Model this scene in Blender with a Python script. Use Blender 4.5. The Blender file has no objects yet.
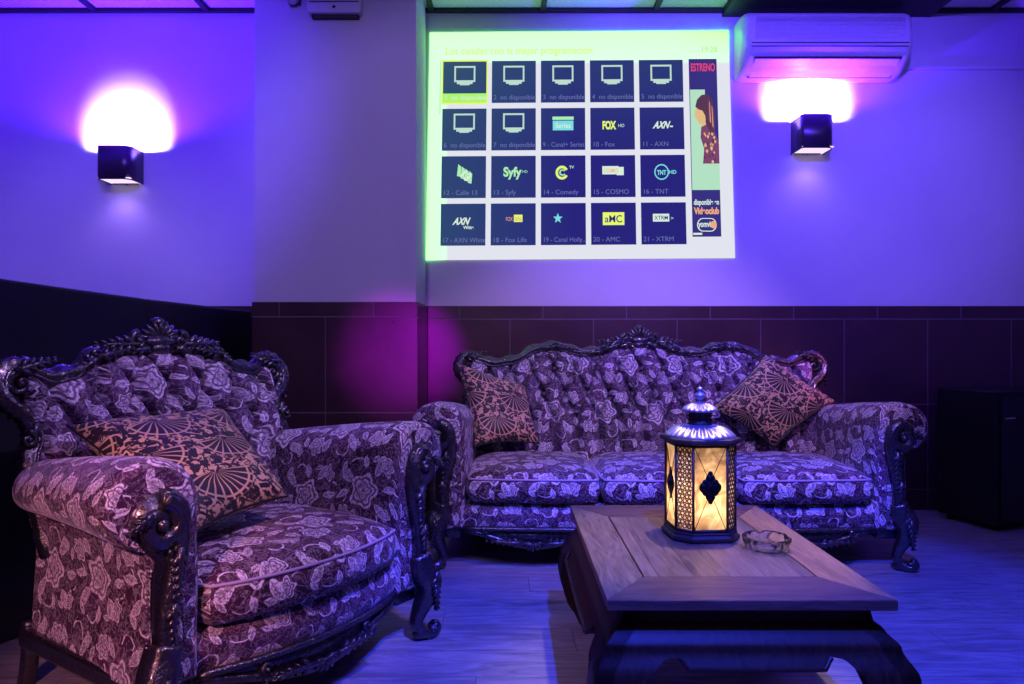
import bpy, math, random
from mathutils import Vector, Matrix
random.seed(7)
PI = math.pi
S = bpy.context.scene
COL = S.collection

# ------------------------------------------------------------------ helpers
class MB:
    """collects geometry (with uv in metres) for ONE mesh object"""
    def __init__(s): s.v = []; s.f = []; s.uv = []
    def quad(s, idx, uvs): s.f.append(tuple(idx)); s.uv.append(list(uvs))
    def grid(s, P, cu=False, cv=False, uoff=0, voff=0, flip=False, flat=None):
        n = len(P); m = len(P[0]); b = len(s.v)
        for r in P: s.v.extend([tuple(p) for p in r])
        # arc lengths
        L = [[0.0]*(m+1) for _ in range(n+1)]; K = [[0.0]*(m+1) for _ in range(n+1)]
        for i in range(n+1):
            a = 0
            for j in range(1, m+1):
                a += (Vector(P[i % n][j % m])-Vector(P[i % n][j-1])).length; L[i][j] = a
        mid = m//2
        for j in range(m+1):
            a = 0
            for i in range(1, n+1):
                a += (Vector(P[i % n][j % m])-Vector(P[i-1][j % m])).length; K[i][j] = a
        for i in range(n+1):
            c = L[i][mid]
            for j in range(m+1): L[i][j] -= c
        for i in range(n if cu else n-1):
            for j in range(m if cv else m-1):
                i2 = (i+1) % n; j2 = (j+1) % m
                q = [b+i*m+j, b+i*m+j2, b+i2*m+j2, b+i2*m+j]
                w = [(K[i][j], L[i][j]), (K[i][j+1], L[i][j+1]), (K[i+1][j+1], L[i+1][j+1]), (K[i+1][j], L[i+1][j])]
                if flat: w = [(s.v[k][flat[0]], s.v[k][flat[1]]) for k in q]
                w = [(x+uoff, y+voff) for x, y in w]
                if flip: q.reverse(); w.reverse()
                s.quad(q, w)
        return b
    def ngon(s, pts, ax=(0, 2)):
        b = len(s.v); s.v.extend([tuple(p) for p in pts])
        s.quad(range(b, b+len(pts)), [(p[ax[0]], p[ax[1]]) for p in pts])
    def box(s, x0, x1, y0, y1, z0, z1):
        c = [(x0, y0, z0), (x1, y0, z0), (x1, y1, z0), (x0, y1, z0), (x0, y0, z1), (x1, y0, z1), (x1, y1, z1), (x0, y1, z1)]
        s.hexa(c)
    def hexa(s, c):
        b = len(s.v); s.v.extend(c)
        for q, ax in (((0, 3, 2, 1), (0, 1)), ((4, 5, 6, 7), (0, 1)), ((0, 1, 5, 4), (0, 2)), ((2, 3, 7, 6), (0, 2)), ((1, 2, 6, 5), (1, 2)), ((3, 0, 4, 7), (1, 2))):
            s.quad([b+i for i in q], [(c[i][ax[0]], c[i][ax[1]]) for i in q])
    def prism(s, poly, y0, y1, axis='y'):
        """polygon (x,z) extruded along y ; axis x: polygon (y,z) ; axis z: polygon (x,y)"""
        def P(a, c, t): return {'y': (a, t, c), 'x': (t, a, c), 'z': (a, c, t)}[axis]
        n = len(poly); b = len(s.v)
        s.v.extend([P(a, c, y0) for a, c in poly]); s.v.extend([P(a, c, y1) for a, c in poly])
        s.quad(range(b, b+n), poly); s.quad([b+n+i for i in reversed(range(n))], list(reversed(poly)))
        d = 0
        for i in range(n):
            j = (i+1) % n
            l = math.dist(poly[i], poly[j])
            s.quad([b+j, b+i, b+n+i, b+n+j], [(d+l, y0), (d, y0), (d, y1), (d+l, y1)]); d += l
    def lathe(s, prof, c=(0, 0, 0), n=32, fn=None):
        P = []
        for k in range(n):
            a = 2*PI*k/n; r = []
            for (rad, z) in prof:
                q = rad; zz = z
                if fn: q, zz = fn(rad, z, a)
                r.append((c[0]+q*math.cos(a), c[1]+q*math.sin(a), c[2]+zz))
            P.append(r)
        s.grid(P, cu=True)
    def ball(s, c, r, n=12, m=8, rot=None):
        r = (r, r, r) if isinstance(r, (int, float)) else r
        P = []
        for k in range(n):
            a = 2*PI*k/n; row = []
            for j in range(m+1):
                t = -PI/2+PI*j/m
                v = Vector((r[0]*math.cos(t)*math.cos(a), r[1]*math.cos(t)*math.sin(a), r[2]*math.sin(t)))
                if rot: v = rot @ v
                row.append(tuple(Vector(c)+v))
            P.append(row)
        s.grid(P, cu=True)
    def tube(s, path, rad, n=12, sec=None, up=(0, 1, 0), closed=False, cap=True):
        """sweep; rad: number, list of numbers or (a,b); a is measured across 'up', b along 'up'"""
        P = [Vector(p) for p in path]; N = len(P); up = Vector(up)
        rows = []
        for i in range(N):
            if closed: t = (P[(i+1) % N]-P[i-1]).normalized()
            else: t = (P[min(i+1, N-1)]-P[max(i-1, 0)]).normalized()
            side = t.cross(up)
            if side.length < 1e-4: side = t.cross(Vector((1, .01, .02)))
            side.normalize(); u2 = side.cross(t).normalized()
            r = rad[i] if isinstance(rad, list) else rad
            a, b = r if isinstance(r, tuple) else (r, r)
            row = []
            for k in range(n):
                an = 2*PI*k/n
                q = sec(an) if sec else 1.0
                row.append(tuple(P[i]+side*(a*q*math.cos(an))+u2*(b*q*math.sin(an))))
            rows.append(row)
        if cap and not closed:
            rows = [[tuple(P[0])]*n]+rows+[[tuple(P[-1])]*n]
        s.grid(rows, cu=closed, cv=True)
    def build(s, name, mat=None, parent=None, smooth=True, bevel=0, sub=0, solid=0, weld=True, angle=None, loc=None, rz=None):
        me = bpy.data.meshes.new(name)
        me.from_pydata(s.v, [], s.f)
        ul = me.uv_layers.new(name='UVMap')
        k = 0; flat = []
        for u in s.uv:
            for a in u: flat.extend((a[0], a[1]))
        ul.data.foreach_set('uv', flat)
        import bmesh
        bm = bmesh.new(); bm.from_mesh(me)
        if weld: bmesh.ops.remove_doubles(bm, verts=bm.verts, dist=1e-5)
        bmesh.ops.dissolve_degenerate(bm, dist=1e-7, edges=bm.edges)
        bmesh.ops.recalc_face_normals(bm, faces=bm.faces)
        for f in bm.faces: f.smooth = smooth
        bm.to_mesh(me); bm.free()
        if smooth and angle is not None:
            me.set_sharp_from_angle(angle=math.radians(angle))
        o = bpy.data.objects.new(name, me); COL.objects.link(o)
        if mat: me.materials.append(mat)
        if parent: o.parent = parent
        if solid:
            m = o.modifiers.new('s', 'SOLIDIFY'); m.thickness = solid; m.offset = 0
        if bevel:
            m = o.modifiers.new('b', 'BEVEL'); m.width = bevel; m.segments = 2; m.limit_method = 'ANGLE'; m.angle_limit = math.radians(35)
        if sub:
            m = o.modifiers.new('u', 'SUBSURF'); m.levels = sub; m.render_levels = sub
        if loc: o.location = loc
        if rz is not None: o.rotation_euler = (0, 0, rz)
        return o

def tag(o, label, cat, group=None):
    o['label'] = label; o['category'] = cat
    if group: o['group'] = group
    return o
def thing(name, label, cat, loc=(0, 0, 0), rz=0, group=None):
    o = bpy.data.objects.new(name, None); COL.objects.link(o)
    o.empty_display_size = .1
    o.location = loc; o.rotation_euler = (0, 0, rz)
    return tag(o, label, cat, group)
def struct(o): o['kind'] = 'structure'; return o
def crom(pts, n):
    """Catmull-Rom through points, n samples per span"""
    P = [Vector(p) for p in pts]; out = []
    for i in range(len(P)-1):
        p0 = P[i-1] if i else P[0]*2-P[1]; p1 = P[i]; p2 = P[i+1]; p3 = P[i+2] if i+2 < len(P) else P[-1]*2-P[-2]
        for k in range(n):
            t = k/n
            out.append(.5*((2*p1)+(p2-p0)*t+(2*p0-5*p1+4*p2-p3)*t*t+(3*p1-p0-3*p2+p3)*t**3))
    out.append(P[-1]); return out
def interp(tab, x):
    if x <= tab[0][0]: return tab[0][1]
    for (a, fa), (b, fb) in zip(tab, tab[1:]):
        if x <= b:
            t = (x-a)/(b-a); t = t*t*(3-2*t); return fa+(fb-fa)*t
    return tab[-1][1]

# ------------------------------------------------------------------ node expressions
class E:
    nt = None
    def __init__(s, sock): s.s = sock
    @staticmethod
    def m(op, a, b=None, c=None, clamp=False):
        n = E.nt.nodes.new('ShaderNodeMath'); n.operation = op; n.use_clamp = clamp
        for i, x in enumerate((a, b, c)):
            if x is None: continue
            if isinstance(x, E): E.nt.links.new(x.s, n.inputs[i])
            else: n.inputs[i].default_value = x
        return E(n.outputs[0])
    def __add__(s, o): return E.m('ADD', s, o)
    __radd__ = __add__
    def __sub__(s, o): return E.m('SUBTRACT', s, o)
    def __rsub__(s, o): return E.m('SUBTRACT', o, s)
    def __mul__(s, o): return E.m('MULTIPLY', s, o)
    __rmul__ = __mul__
    def __truediv__(s, o): return E.m('DIVIDE', s, o)
    def __neg__(s): return E.m('MULTIPLY', s, -1.0)
    def fl(s): return E.m('FLOOR', s)
    def fr(s): return s-s.fl()
    def ab(s): return E.m('ABSOLUTE', s)
    def lt(s, o): return E.m('LESS_THAN', s, o)
    def gt(s, o): return E.m('GREATER_THAN', s, o)
    def cos(s): return E.m('COSINE', s)
    def sin(s): return E.m('SINE', s)
    def mx(s, o): return E.m('MAXIMUM', s, o)
    def mn(s, o): return E.m('MINIMUM', s, o)
    def cl(s): return E.m('ADD', s, 0.0, clamp=True)
def soft(d, w):           # 1 where d>0, soft edge w
    return E.m('ADD', d*(1.0/w), .5, clamp=True)
def hyp(x, y): return E.m('SQRT', x*x+y*y)
def atan(y, x): return E.m('ARCTAN2', y, x)

def mat(name):
    m = bpy.data.materials.new(name); m.use_nodes = True
    nt = m.node_tree; nt.nodes.clear(); E.nt = nt
    out = nt.nodes.new('ShaderNodeOutputMaterial'); b = nt.nodes.new('ShaderNodeBsdfPrincipled')
    nt.links.new(b.outputs[0], out.inputs[0])
    return m, nt, b, out
def put(nt, sock, v):
    if isinstance(v, E): nt.links.new(v.s, sock)
    elif hasattr(v, 'is_linked') or isinstance(v, bpy.types.NodeSocket): nt.links.new(v, sock)
    else: sock.default_value = (*v, 1) if isinstance(v, (tuple, list)) and len(v) == 3 and sock.type == 'RGBA' else v
def mixc(nt, f, a, b):
    n = nt.nodes.new('ShaderNodeMix'); n.data_type = 'RGBA'
    put(nt, n.inputs[0], f); put(nt, n.inputs[6], a); put(nt, n.inputs[7], b)
    return n.outputs[2]
def coord(nt, kind='Object'):
    n = nt.nodes.new('ShaderNodeTexCoord'); return n.outputs[kind]
def sep(nt, v):
    n = nt.nodes.new('ShaderNodeSeparateXYZ'); nt.links.new(v, n.inputs[0]); return E(n.outputs[0]), E(n.outputs[1]), E(n.outputs[2])
def comb(nt, x, y, z):
    n = nt.nodes.new('ShaderNodeCombineXYZ')
    for i, a in enumerate((x, y, z)): put(nt, n.inputs[i], a)
    return n.outputs[0]
def noise(nt, v, scale, detail=3, rough=.55, dist=0):
    n = nt.nodes.new('ShaderNodeTexNoise'); n.inputs['Scale'].default_value = scale; n.inputs['Detail'].default_value = detail
    n.inputs['Roughness'].default_value = rough; n.inputs['Distortion'].default_value = dist
    nt.links.new(v, n.inputs['Vector']); return E(n.outputs['Fac'])
def bump(nt, b, h, dist=.002, strength=1.0):
    n = nt.nodes.new('ShaderNodeBump'); n.inputs['Distance'].default_value = dist; n.inputs['Strength'].default_value = strength
    put(nt, n.inputs['Height'], h); nt.links.new(n.outputs[0], b.inputs['Normal'])
def simple(name, col, rough=.5, metal=0, spec=.5, bumpy=0, bscale=60, coat=0):
    m, nt, b, o = mat(name)
    b.inputs['Roughness'].default_value = rough; b.inputs['Metallic'].default_value = metal
    b.inputs['Specular IOR Level'].default_value = spec; b.inputs['Coat Weight'].default_value = coat
    v = coord(nt)
    n = noise(nt, v, bscale, 3)
    put(nt, b.inputs['Base Color'], mixc(nt, n, tuple(c*.85 for c in col), tuple(min(1, c*1.15) for c in col)))
    if bumpy: bump(nt, b, n, bumpy)
    return m
def emis(name, col, st=1.0):
    m, nt, b, o = mat(name); nt.nodes.remove(b)
    e = nt.nodes.new('ShaderNodeEmission'); e.inputs[0].default_value = (*col, 1); e.inputs[1].default_value = st
    nt.links.new(e.outputs[0], o.inputs[0]); return m

# ------------------------------------------------------------------ materials
def damask(name, ground, bloom, sheen=.35, shift=0.0):
    m, nt, b, out = mat(name)
    x0, y0, _ = sep(nt, coord(nt, 'UV'))
    uvv = comb(nt, x0, y0, shift)
    wx = noise(nt, uvv, 9, 2)-.5
    wy = noise(nt, comb(nt, x0+7.3, y0-3.1, shift), 9, 2)-.5
    fx = noise(nt, comb(nt, x0+1.7, y0+2.9, shift), 45, 2)-.5; fy_ = noise(nt, comb(nt, x0-4.7, y0+6.9, shift), 45, 2)-.5
    x = x0+wx*.045+fx*.009+shift; y = y0+wy*.045+fy_*.009+shift*.6
    PX, PY = .27, .25
    row = (y/PY).fl()
    xs = x/PX+row*.5
    lx = (xs.fr()-.5)*PX; ly = ((y/PY).fr()-.5)*PY
    def rose(px, py, R, k, ph):
        dx = lx-px; dy = ly-py; r = hyp(dx, dy)/R; th = atan(dy, dx)
        c = (th*k+ph).cos()
        ins = soft(c*.14+.86-r, .06)
        l1 = soft(.055-((c*.10+.66)-r).ab(), .04)
        l2 = soft(.05-(((th*(k-1)+ph).cos()*.08+.40)-r).ab(), .04)
        l3 = soft(.09-r, .05)
        ray = soft(((th*k*3).cos()-.80), .2)*(r.gt(.42))*.55
        rim = soft(.09-(c*.14+.86-.07-r).ab(), .08); rim2 = soft(.05-((c*.10+.52)-r).ab(), .06)
        return ins*(1-(l1+l2+l3+ray).mn(1.0)*.85)*(.50+rim.mx(rim2)*.5)
    def leaf(px, py, ang, L, W):
        dx = lx-px; dy = ly-py; ca, sa = math.cos(ang), math.sin(ang)
        t = (dx*ca+dy*sa)/L; q = (dy*ca-dx*sa).ab()
        hw = (t*(1-t))*4*W
        ins = soft(hw-q, .003)
        vein = soft(.0012-q, .001).mx(soft(.22-((t*L-q)/.011).fr(), .1)*.7)
        rim = 1-soft(hw-q-.0035, .004)
        return ins*(1-vein*.75)*(rim*.45+.55)
    def arc(px, py, R, a0, a1, w=.0022):
        dx = lx-px; dy = ly-py; r = hyp(dx, dy); th = atan(dy, dx)
        return soft(w-(r-R).ab(), .0015)*th.gt(a0)*th.lt(a1)
    v = rose(-.005, .0, .062, 5, .4)
    v = v.mx(rose(.098, .075, .032, 5, 1.2)); v = v.mx(rose(-.095, -.072, .036, 6, 0))
    v = v.mx(rose(.09, -.085, .022, 4, .3))
    for a in ((.045, .045, .9, .075, .017), (-.05, .035, 2.4, .07, .017), (.04, -.045, -.75, .08, .016), (-.035, -.055, -2.1, .055, .014),
              (.075, .0, .1, .055, .012), (-.07, .0, 3.3, .055, .012), (.0, .07, 1.5, .05, .012), (.03, .09, .3, .04, .01), (-.10, .07, .9, .045, .011), (.11, -.03, -1.2, .05, .011)):
        v = v.mx(leaf(*a))
    v = v.mx(arc(-.03, .085, .03, -.5, 2.6)); v = v.mx(arc(.03, -.10, .026, -3, .6)); v = v.mx(arc(.115, .02, .024, -2.5, 1.5)); v = v.mx(arc(-.105, -.015, .022, -1.0, 3.0))
    fine = noise(nt, uvv, 330, 2)
    worn = noise(nt, comb(nt, x0+2, y0+5, shift), 22, 3)
    grit = noise(nt, uvv, 120, 3, .65)
    v = v*(worn*.9+.4).mn(1.0)*(fine*.5+.75).mn(1.0)*((grit-.30)*3.2).cl()*1.9
    sq = noise(nt, comb(nt, x0*1.0, y0, shift+4.0), 34, 4, .6, 1.5)
    back = soft(.022-(sq-.5).ab(), .03)*.30
    v = v.mx(back).cl()
    nap = noise(nt, uvv, 5, 4, .6, 1.0)
    g2 = mixc(nt, ((nap-.35)*2.5).cl(), tuple(c*.35 for c in ground), tuple(c*1.6 for c in ground))
    col = mixc(nt, v, g2, bloom)
    put(nt, b.inputs['Base Color'], col)
    b.inputs['Roughness'].default_value = .62
    b.inputs['Sheen Weight'].default_value = sheen; b.inputs['Sheen Roughness'].default_value = .35
    b.inputs['Sheen Tint'].default_value = (.8, .75, 1, 1)
    b.inputs['Specular IOR Level'].default_value = .35
    bump(nt, b, v*.8+fine*.25, .0022, .8)
    return m

def fan_fabric(name, gold, dark):
    m, nt, b, out = mat(name)
    x0, y0, _ = sep(nt, coord(nt, 'UV')); uvv = comb(nt, x0, y0, 0)
    wx = noise(nt, uvv, 8, 2)-.5; wy = noise(nt, comb(nt, x0+3, y0+9, 0), 8, 2)-.5
    x = x0+wx*.02; y = y0+wy*.02
    PX, PY = .25, .145
    row = (y/PY).fl(); xs = x/PX+row*.5
    lx = (xs.fr()-.5)*PX; ly = ((y/PY).fr()-.5)*PY
    dx = lx; dy = ly+.055; r = hyp(dx, dy); th = atan(dx, dy)      # angle from straight up
    fan = soft(.108-r, .003)*(th.ab().lt(1.45))*r.gt(.014)
    rays = soft(.12-((th*3.6+.5).fr()-.5).ab()*1.0+(.0), .06)
    ring = soft(.0032-(r-.096).ab(), .002)
    fan_gold = rays.mx(ring)*.95
    # scrolls on the gold ground
    def spiral(px, py, R, sg):
        ddx = lx-px; ddy = ly-py; rr = hyp(ddx, ddy); t = atan(ddy, ddx)
        return soft(.32-(rr/.011+t*(sg/(2*PI))).fr(), .15)*soft(R-rr, .003)
    sp = spiral(-.098, -.022, .024, 1).mx(spiral(.098, -.022, .024, -1)).mx(spiral(-.028, -.054, .016, -1)).mx(spiral(.028, -.054, .016, 1))
    sq = noise(nt, uvv, 40, 3, .55, 1.2)
    blot = soft(sq-.475, .04)
    ground_gold = 1-(sp.mx(blot*(1-fan))).cl()
    g = fan*fan_gold+(1-fan)*ground_gold
    f2 = noise(nt, uvv, 400, 2)
    g = (g*(f2*.5+.7)).cl()
    put(nt, b.inputs['Base Color'], mixc(nt, g, dark, gold))
    b.inputs['Roughness'].default_value = .5; b.inputs['Sheen Weight'].default_value = .2
    bump(nt, b, 1-g, .0015, .8)
    return m

def carved_wood(name):
    m, nt, b, out = mat(name)
    v = coord(nt)
    n = noise(nt, v, 38, 4, .6, .6); n2 = noise(nt, v, 120, 3)
    put(nt, b.inputs['Base Color'], mixc(nt, n, (.005, .004, .008), (.018, .014, .026)))
    put(nt, b.inputs['Roughness'], n2*.25+.17)
    b.inputs['Specular IOR Level'].default_value = .9
    b.inputs['Coat Weight'].default_value = .6; b.inputs['Coat Roughness'].default_value = .15
    bump(nt, b, n, .007, .8)
    return m

def wood(name, c1, c2, axis='y', scale=1.0, rough=.42, off=0.0):
    m, nt, b, out = mat(name)
    x, y, z = sep(nt, coord(nt))
    if axis == 'x': v = comb(nt, x*1.1+off, y*9, z*9)
    elif axis == 'y': v = comb(nt, x*9, y*1.1+off, z*9)
    else: v = comb(nt, x*9, y*9, z*1.1+off)
    n = noise(nt, v, 4*scale, 5, .6, 1.6); n2 = noise(nt, v, 26, 3, .6)
    g = (n*1.9-.5+(n2-.5)*.5).cl()
    put(nt, b.inputs['Base Color'], mixc(nt, g, c1, c2))
    put(nt, b.inputs['Roughness'], n2*.2+rough-.1); b.inputs['Specular IOR Level'].default_value = .3
    bump(nt, b, g, .0008, .5)
    return m

def floor_mat():
    m, nt, b, out = mat('laminate')
    x, y, z = sep(nt, coord(nt))
    W, Ln = .19, 1.25
    row = (y/W).fl(); fy = (y/W).fr()
    xs = x/Ln+row*.37; cell = xs.fl(); fx = xs.fr()
    wn = nt.nodes.new('ShaderNodeTexWhiteNoise'); wn.noise_dimensions = '2D'
    nt.links.new(comb(nt, cell, row, 0), wn.inputs['Vector']); rnd = E(wn.outputs['Value'])
    v = comb(nt, x*.8+rnd*9, y*5+rnd*3, rnd*5)
    n = noise(nt, v, 3.2, 5, .6, 2.2); n2 = noise(nt, comb(nt, x*3, y*45, 0), 6, 3)
    g = (n*1.7-.38+(n2-.5)*.55).cl()
    col = mixc(nt, g, (.08, .075, .085), (.42, .40, .42))
    col = mixc(nt, rnd*.2, col, (.26, .25, .27))
    gap = (soft(.012-fy.mn(1-fy), .008)).mx(soft(.0018-fx.mn(1-fx), .001))
    put(nt, b.inputs['Base Color'], mixc(nt, gap*.45, col, (.04, .04, .05)))
    put(nt, b.inputs['Roughness'], n2*.2+.32)
    bump(nt, b, g-gap*2, .0012, .5)
    return m

def tile_mat(name, xoff2, xoff1, ztop):
    m, nt, b, out = mat(name)
    x, y, z = sep(nt, coord(nt))
    d = ztop-z                                       # distance below the top of the dado
    top = d.lt(.078)
    def joint(e, off): 
        f = ((e-off)/.5).fr(); return (f.mn(1-f)*.5)
    j1 = joint(x, xoff1); j2 = joint(x, xoff2)
    jx = top*j1+(1-top)*j2
    f = ((d-.078)/.51).fr(); jz = f.mn(1-f)*.51
    g = soft(.0026-jx.mn(jz), .0015)
    n = noise(nt, coord(nt), 3.0, 4, .6, .5)
    c = mixc(nt, n, (.026, .010, .015), (.075, .030, .036))
    put(nt, b.inputs['Base Color'], mixc(nt, g*.55, c, (.20, .14, .18)))
    put(nt, b.inputs['Roughness'], n*.2+.22+g*.3)
    b.inputs['Specular IOR Level'].default_value = .55
    bump(nt, b, 1-g, .0015, .6)
    return m

def plaster():
    m, nt, b, out = mat('plaster'); v = coord(nt)
    n = noise(nt, v, 1.6, 4, .6); n2 = noise(nt, v, 90, 3)
    put(nt, b.inputs['Base Color'], mixc(nt, n, (.52, .50, .54), (.66, .64, .67)))
    b.inputs['Roughness'].default_value = .75; b.inputs['Specular IOR Level'].default_value = .25
    bump(nt, b, n2+n*2, .0012, .5)
    return m

M = {}
M['plaster'] = plaster()
M['floor'] = floor_mat()
M['tile_wall'] = tile_mat('tile_wall', .03, .228, 1.222)
M['tile_pillar'] = tile_mat('tile_pillar', -.955, -.70, 1.222)
M['fab'] = damask('floral_velvet', (.060, .016, .058), (.84, .78, .92))
M['fab2'] = damask('floral_velvet_seat', (.065, .012, .042), (.88, .80, .90), shift=.37)
M['fab3'] = damask('floral_velvet_back', (.070, .028, .090), (.80, .74, .92), shift=.81)
M['carved'] = carved_wood('carved_wood')
M['fan'] = fan_fabric('fan_velvet', (.74, .50, .27), (.016, .010, .014))
M['fan_red'] = fan_fabric('fan_velvet_red', (.76, .44, .28), (.016, .010, .014))
M['piping'] = simple('piping', (.42, .32, .48), .6)
M['brass'] = simple('nailhead_brass', (.30, .24, .30), .3, 1.0)
M['black'] = simple('black_leather', (.012, .012, .018), .5, 0, .35, .001, 45)
M['blackbox'] = simple('black_lacquer', (.006, .006, .009), .45, 0, .3)
M['tbar'] = simple('dark_bar', (.01, .01, .012), .6)
M['ac'] = simple('ac_plastic', (.62, .60, .62), .38)
M['acdark'] = simple('ac_slot', (.02, .02, .03), .6)
M['sconce'] = simple('sconce_metal', (.07, .04, .09), .35, .6)
M['pewter'] = simple('lantern_metal', (.075, .055, .050), .5, .7, .5, .0015, 40)
M['silver'] = simple('lantern_roof_metal', (.50, .46, .48), .42, .8)
M['darkmetal'] = simple('dark_cast_metal', (.012, .010, .012), .4, .6)
M['white'] = simple('white_plastic', (.6, .58, .62), .4)
M['top_l'] = wood('table_board_a', (.085, .055, .028), (.36, .25, .12), 'y', 1, .48)
M['top_r'] = wood('table_board_b', (.20, .10, .035), (.52, .30, .11), 'y', 1, .46, 3)
M['top_f'] = wood('table_board_c', (.065, .032, .022), (.22, .12, .075), 'x', 1, .44, 5)
M['top_c'] = wood('table_panel', (.07, .045, .022), (.28, .19, .09), 'y', .35, .46, 8)
M['table'] = wood('table_base', (.012, .005, .002), (.065, .028, .010), 'z', 1, .52, 2)
m, nt, b, o = mat('table_panel_boards'); x, y, z = sep(nt, coord(nt))
k = (x/.092).fl(); wn = nt.nodes.new('ShaderNodeTexWhiteNoise'); wn.noise_dimensions = '1D'; nt.links.new((k+3.3).s, wn.inputs['W']); rb = E(wn.outputs['Value'])
n = noise(nt, comb(nt, x*9+rb*7, y*1.0+rb*5, z), 4, 5, .6, 1.6); n2 = noise(nt, comb(nt, x*60, y*3, z), 5, 3)
f = (x/.092).fr(); seam = soft(.008-f.mn(1-f), .006)
cc = mixc(nt, (n*1.5-.3+(n2-.5)*.5+(rb-.5)*.22).cl(), (.05, .030, .016), (.36, .24, .12))
put(nt, b.inputs['Base Color'], mixc(nt, seam*.7, cc, (.01, .006, .004))); put(nt, b.inputs['Roughness'], n2*.2+.36); b.inputs['Specular IOR Level'].default_value = .35
bump(nt, b, n-seam, .0008, .5); M['top_c'] = m
M['grooves'] = simple('groove', (.008, .005, .005), .8)

# ceiling tile
m, nt, b, o = mat('ceiling_tile'); x, y, z = sep(nt, coord(nt))
h = ((x*1.2+y*2.2)*22).fr()
put(nt, b.inputs['Base Color'], mixc(nt, soft(.3-h, .2), (.80, .78, .80), (.45, .43, .47)))
b.inputs['Roughness'].default_value = .6; M['ceil'] = m
# ashtray glass
m, nt, b, o = mat('clear_glass'); b.inputs['Transmission Weight'].default_value = 1; b.inputs['Roughness'].default_value = .03; b.inputs['IOR'].default_value = 1.48
n = noise(nt, coord(nt), 30, 2); put(nt, b.inputs['Base Color'], mixc(nt, n, (.93, .93, .97), (1, 1, 1))); M['glass'] = m
# lantern pane: frosted, amber glass that lets the flame light through
m, nt, b, o = mat('frosted_amber_glass'); nt.nodes.remove(b)
v = coord(nt); n = noise(nt, v, 16, 4, .65, 1.5)
c = mixc(nt, (n*2.6-.8).cl(), (.42, .27, .19), (1.0, .90, .78))
t = nt.nodes.new('ShaderNodeBsdfTranslucent'); nt.links.new(c, t.inputs[0])
g = nt.nodes.new('ShaderNodeBsdfGlossy'); g.inputs['Roughness'].default_value = .25
tr = nt.nodes.new('ShaderNodeBsdfTransparent'); nt.links.new(c, tr.inputs[0])
a = nt.nodes.new('ShaderNodeMixShader'); a.inputs[0].default_value = .06; nt.links.new(t.outputs[0], a.inputs[1]); nt.links.new(g.outputs[0], a.inputs[2])
a2 = nt.nodes.new('ShaderNodeMixShader'); a2.inputs[0].default_value = .22; nt.links.new(a.outputs[0], a2.inputs[1]); nt.links.new(tr.outputs[0], a2.inputs[2])
nt.links.new(a2.outputs[0], o.inputs[0]); M['pane'] = m

# ------------------------------------------------------------------ room
H = 1.03                # camera height
YW, YP = 4.50, 4.00     # back wall, pillar front
XL, XR, YB, ZC = -3.35, 3.5, -2.6, 3.0
ZD = 1.222              # top of the tiled dado
def slab(name, m, *a):
    q = MB(); q.box(*a); return struct(q.build(name, m, smooth=False))
slab('floor', M['floor'], XL-.1, XR+.1, YB-.1, YW+.1, -.06, 0)
slab('ceiling', M['ceil'], XL-.1, XR+.1, YB-.1, YW+.1, ZC, ZC+.06)
slab('wall_back', M['plaster'], XL, XR, YW, YW+.1, 0, ZC)
slab('wall_left', M['plaster'], XL-.1, XL, YB, YW, 0, ZC)
slab('wall_right', M['plaster'], XR, XR+.1, YB, YW, 0, ZC)
slab('wall_front', M['plaster'], XL, XR, YB-.1, YB, 0, ZC)
PX0, PX1 = -1.335, -.475
slab('pillar', M['plaster'], PX0, PX1, YP, YW, 0, ZC)
q = MB(); q.box(XL, PX0-.012, YW-.012, YW, 0, ZD); struct(q.build('trim_1', M['tile_wall'], smooth=False, bevel=.003))
q = MB(); q.box(PX1+.012, XR, YW-.012, YW, 0, ZD); struct(q.build('trim_2', M['tile_wall'], smooth=False, bevel=.003))
q = MB(); q.box(PX0-.012, PX1+.012, YP-.012, YP, 0, ZD); q.box(PX1, PX1+.012, YP, YW, 0, ZD); q.box(PX0-.012, PX0, YP, YW, 0, ZD)
struct(q.build('trim_3', M['tile_pillar'], smooth=False, bevel=.003))
# ceiling grid bars
q = MB()
for k in range(-5, 5):
    X = .228+.67*k; q.box(X-.016, X+.016, YB, YW, ZC-.02, ZC)
for k in range(0, 11):
    Y = YW-.62*(k+1)+.28; q.box(XL, XR, Y-.012, Y+.012, ZC-.018, ZC)
q.box(XL, XR, YW-.03, YW, ZC-.022, ZC)
struct(q.build('trim_4', M['tbar'], smooth=False))
# dark flat box on the ceiling above the air conditioner
q = MB(); q.box(1.30, 2.55, 3.9, YW, ZC-.045, ZC); struct(q.build('trim_5', M['tbar'], smooth=False, bevel=.004))

# ------------------------------------------------------------------ projected channel menu
TL, TR, BR, BL = (-.45, 2.860), (1.338, 2.872), (1.378, 1.508), (-.474, 1.496)
def uvw(u, v, d=0):
    a = [(1-u)*TL[i]+u*TR[i] for i in (0, 1)]; c = [(1-u)*BL[i]+u*BR[i] for i in (0, 1)]
    return ((1-v)*a[0]+v*c[0], YW-.006-d, (1-v)*a[1]+v*c[1])
def pane2(mb, u0, v0, u1, v1, d, th=.0012):
    k = [uvw(u0, v1, d), uvw(u1, v1, d), uvw(u1, v0, d), uvw(u0, v0, d)]
    f = [(p[0], p[1]-th, p[2]) for p in k]
    mb.hexa([f[0], f[1], k[1], k[0], f[3], f[2], k[2], k[3]])
def ring2(mb, u0, v0, u1, v1, w, h, d):
    pane2(mb, u0, v0, u1, v0+h, d); pane2(mb, u0, v1-h, u1, v1, d); pane2(mb, u0, v0+h, u0+w, v1-h, d); pane2(mb, u1-w, v0+h, u1, v1-h, d)
ASP = 1.82/1.36
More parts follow.
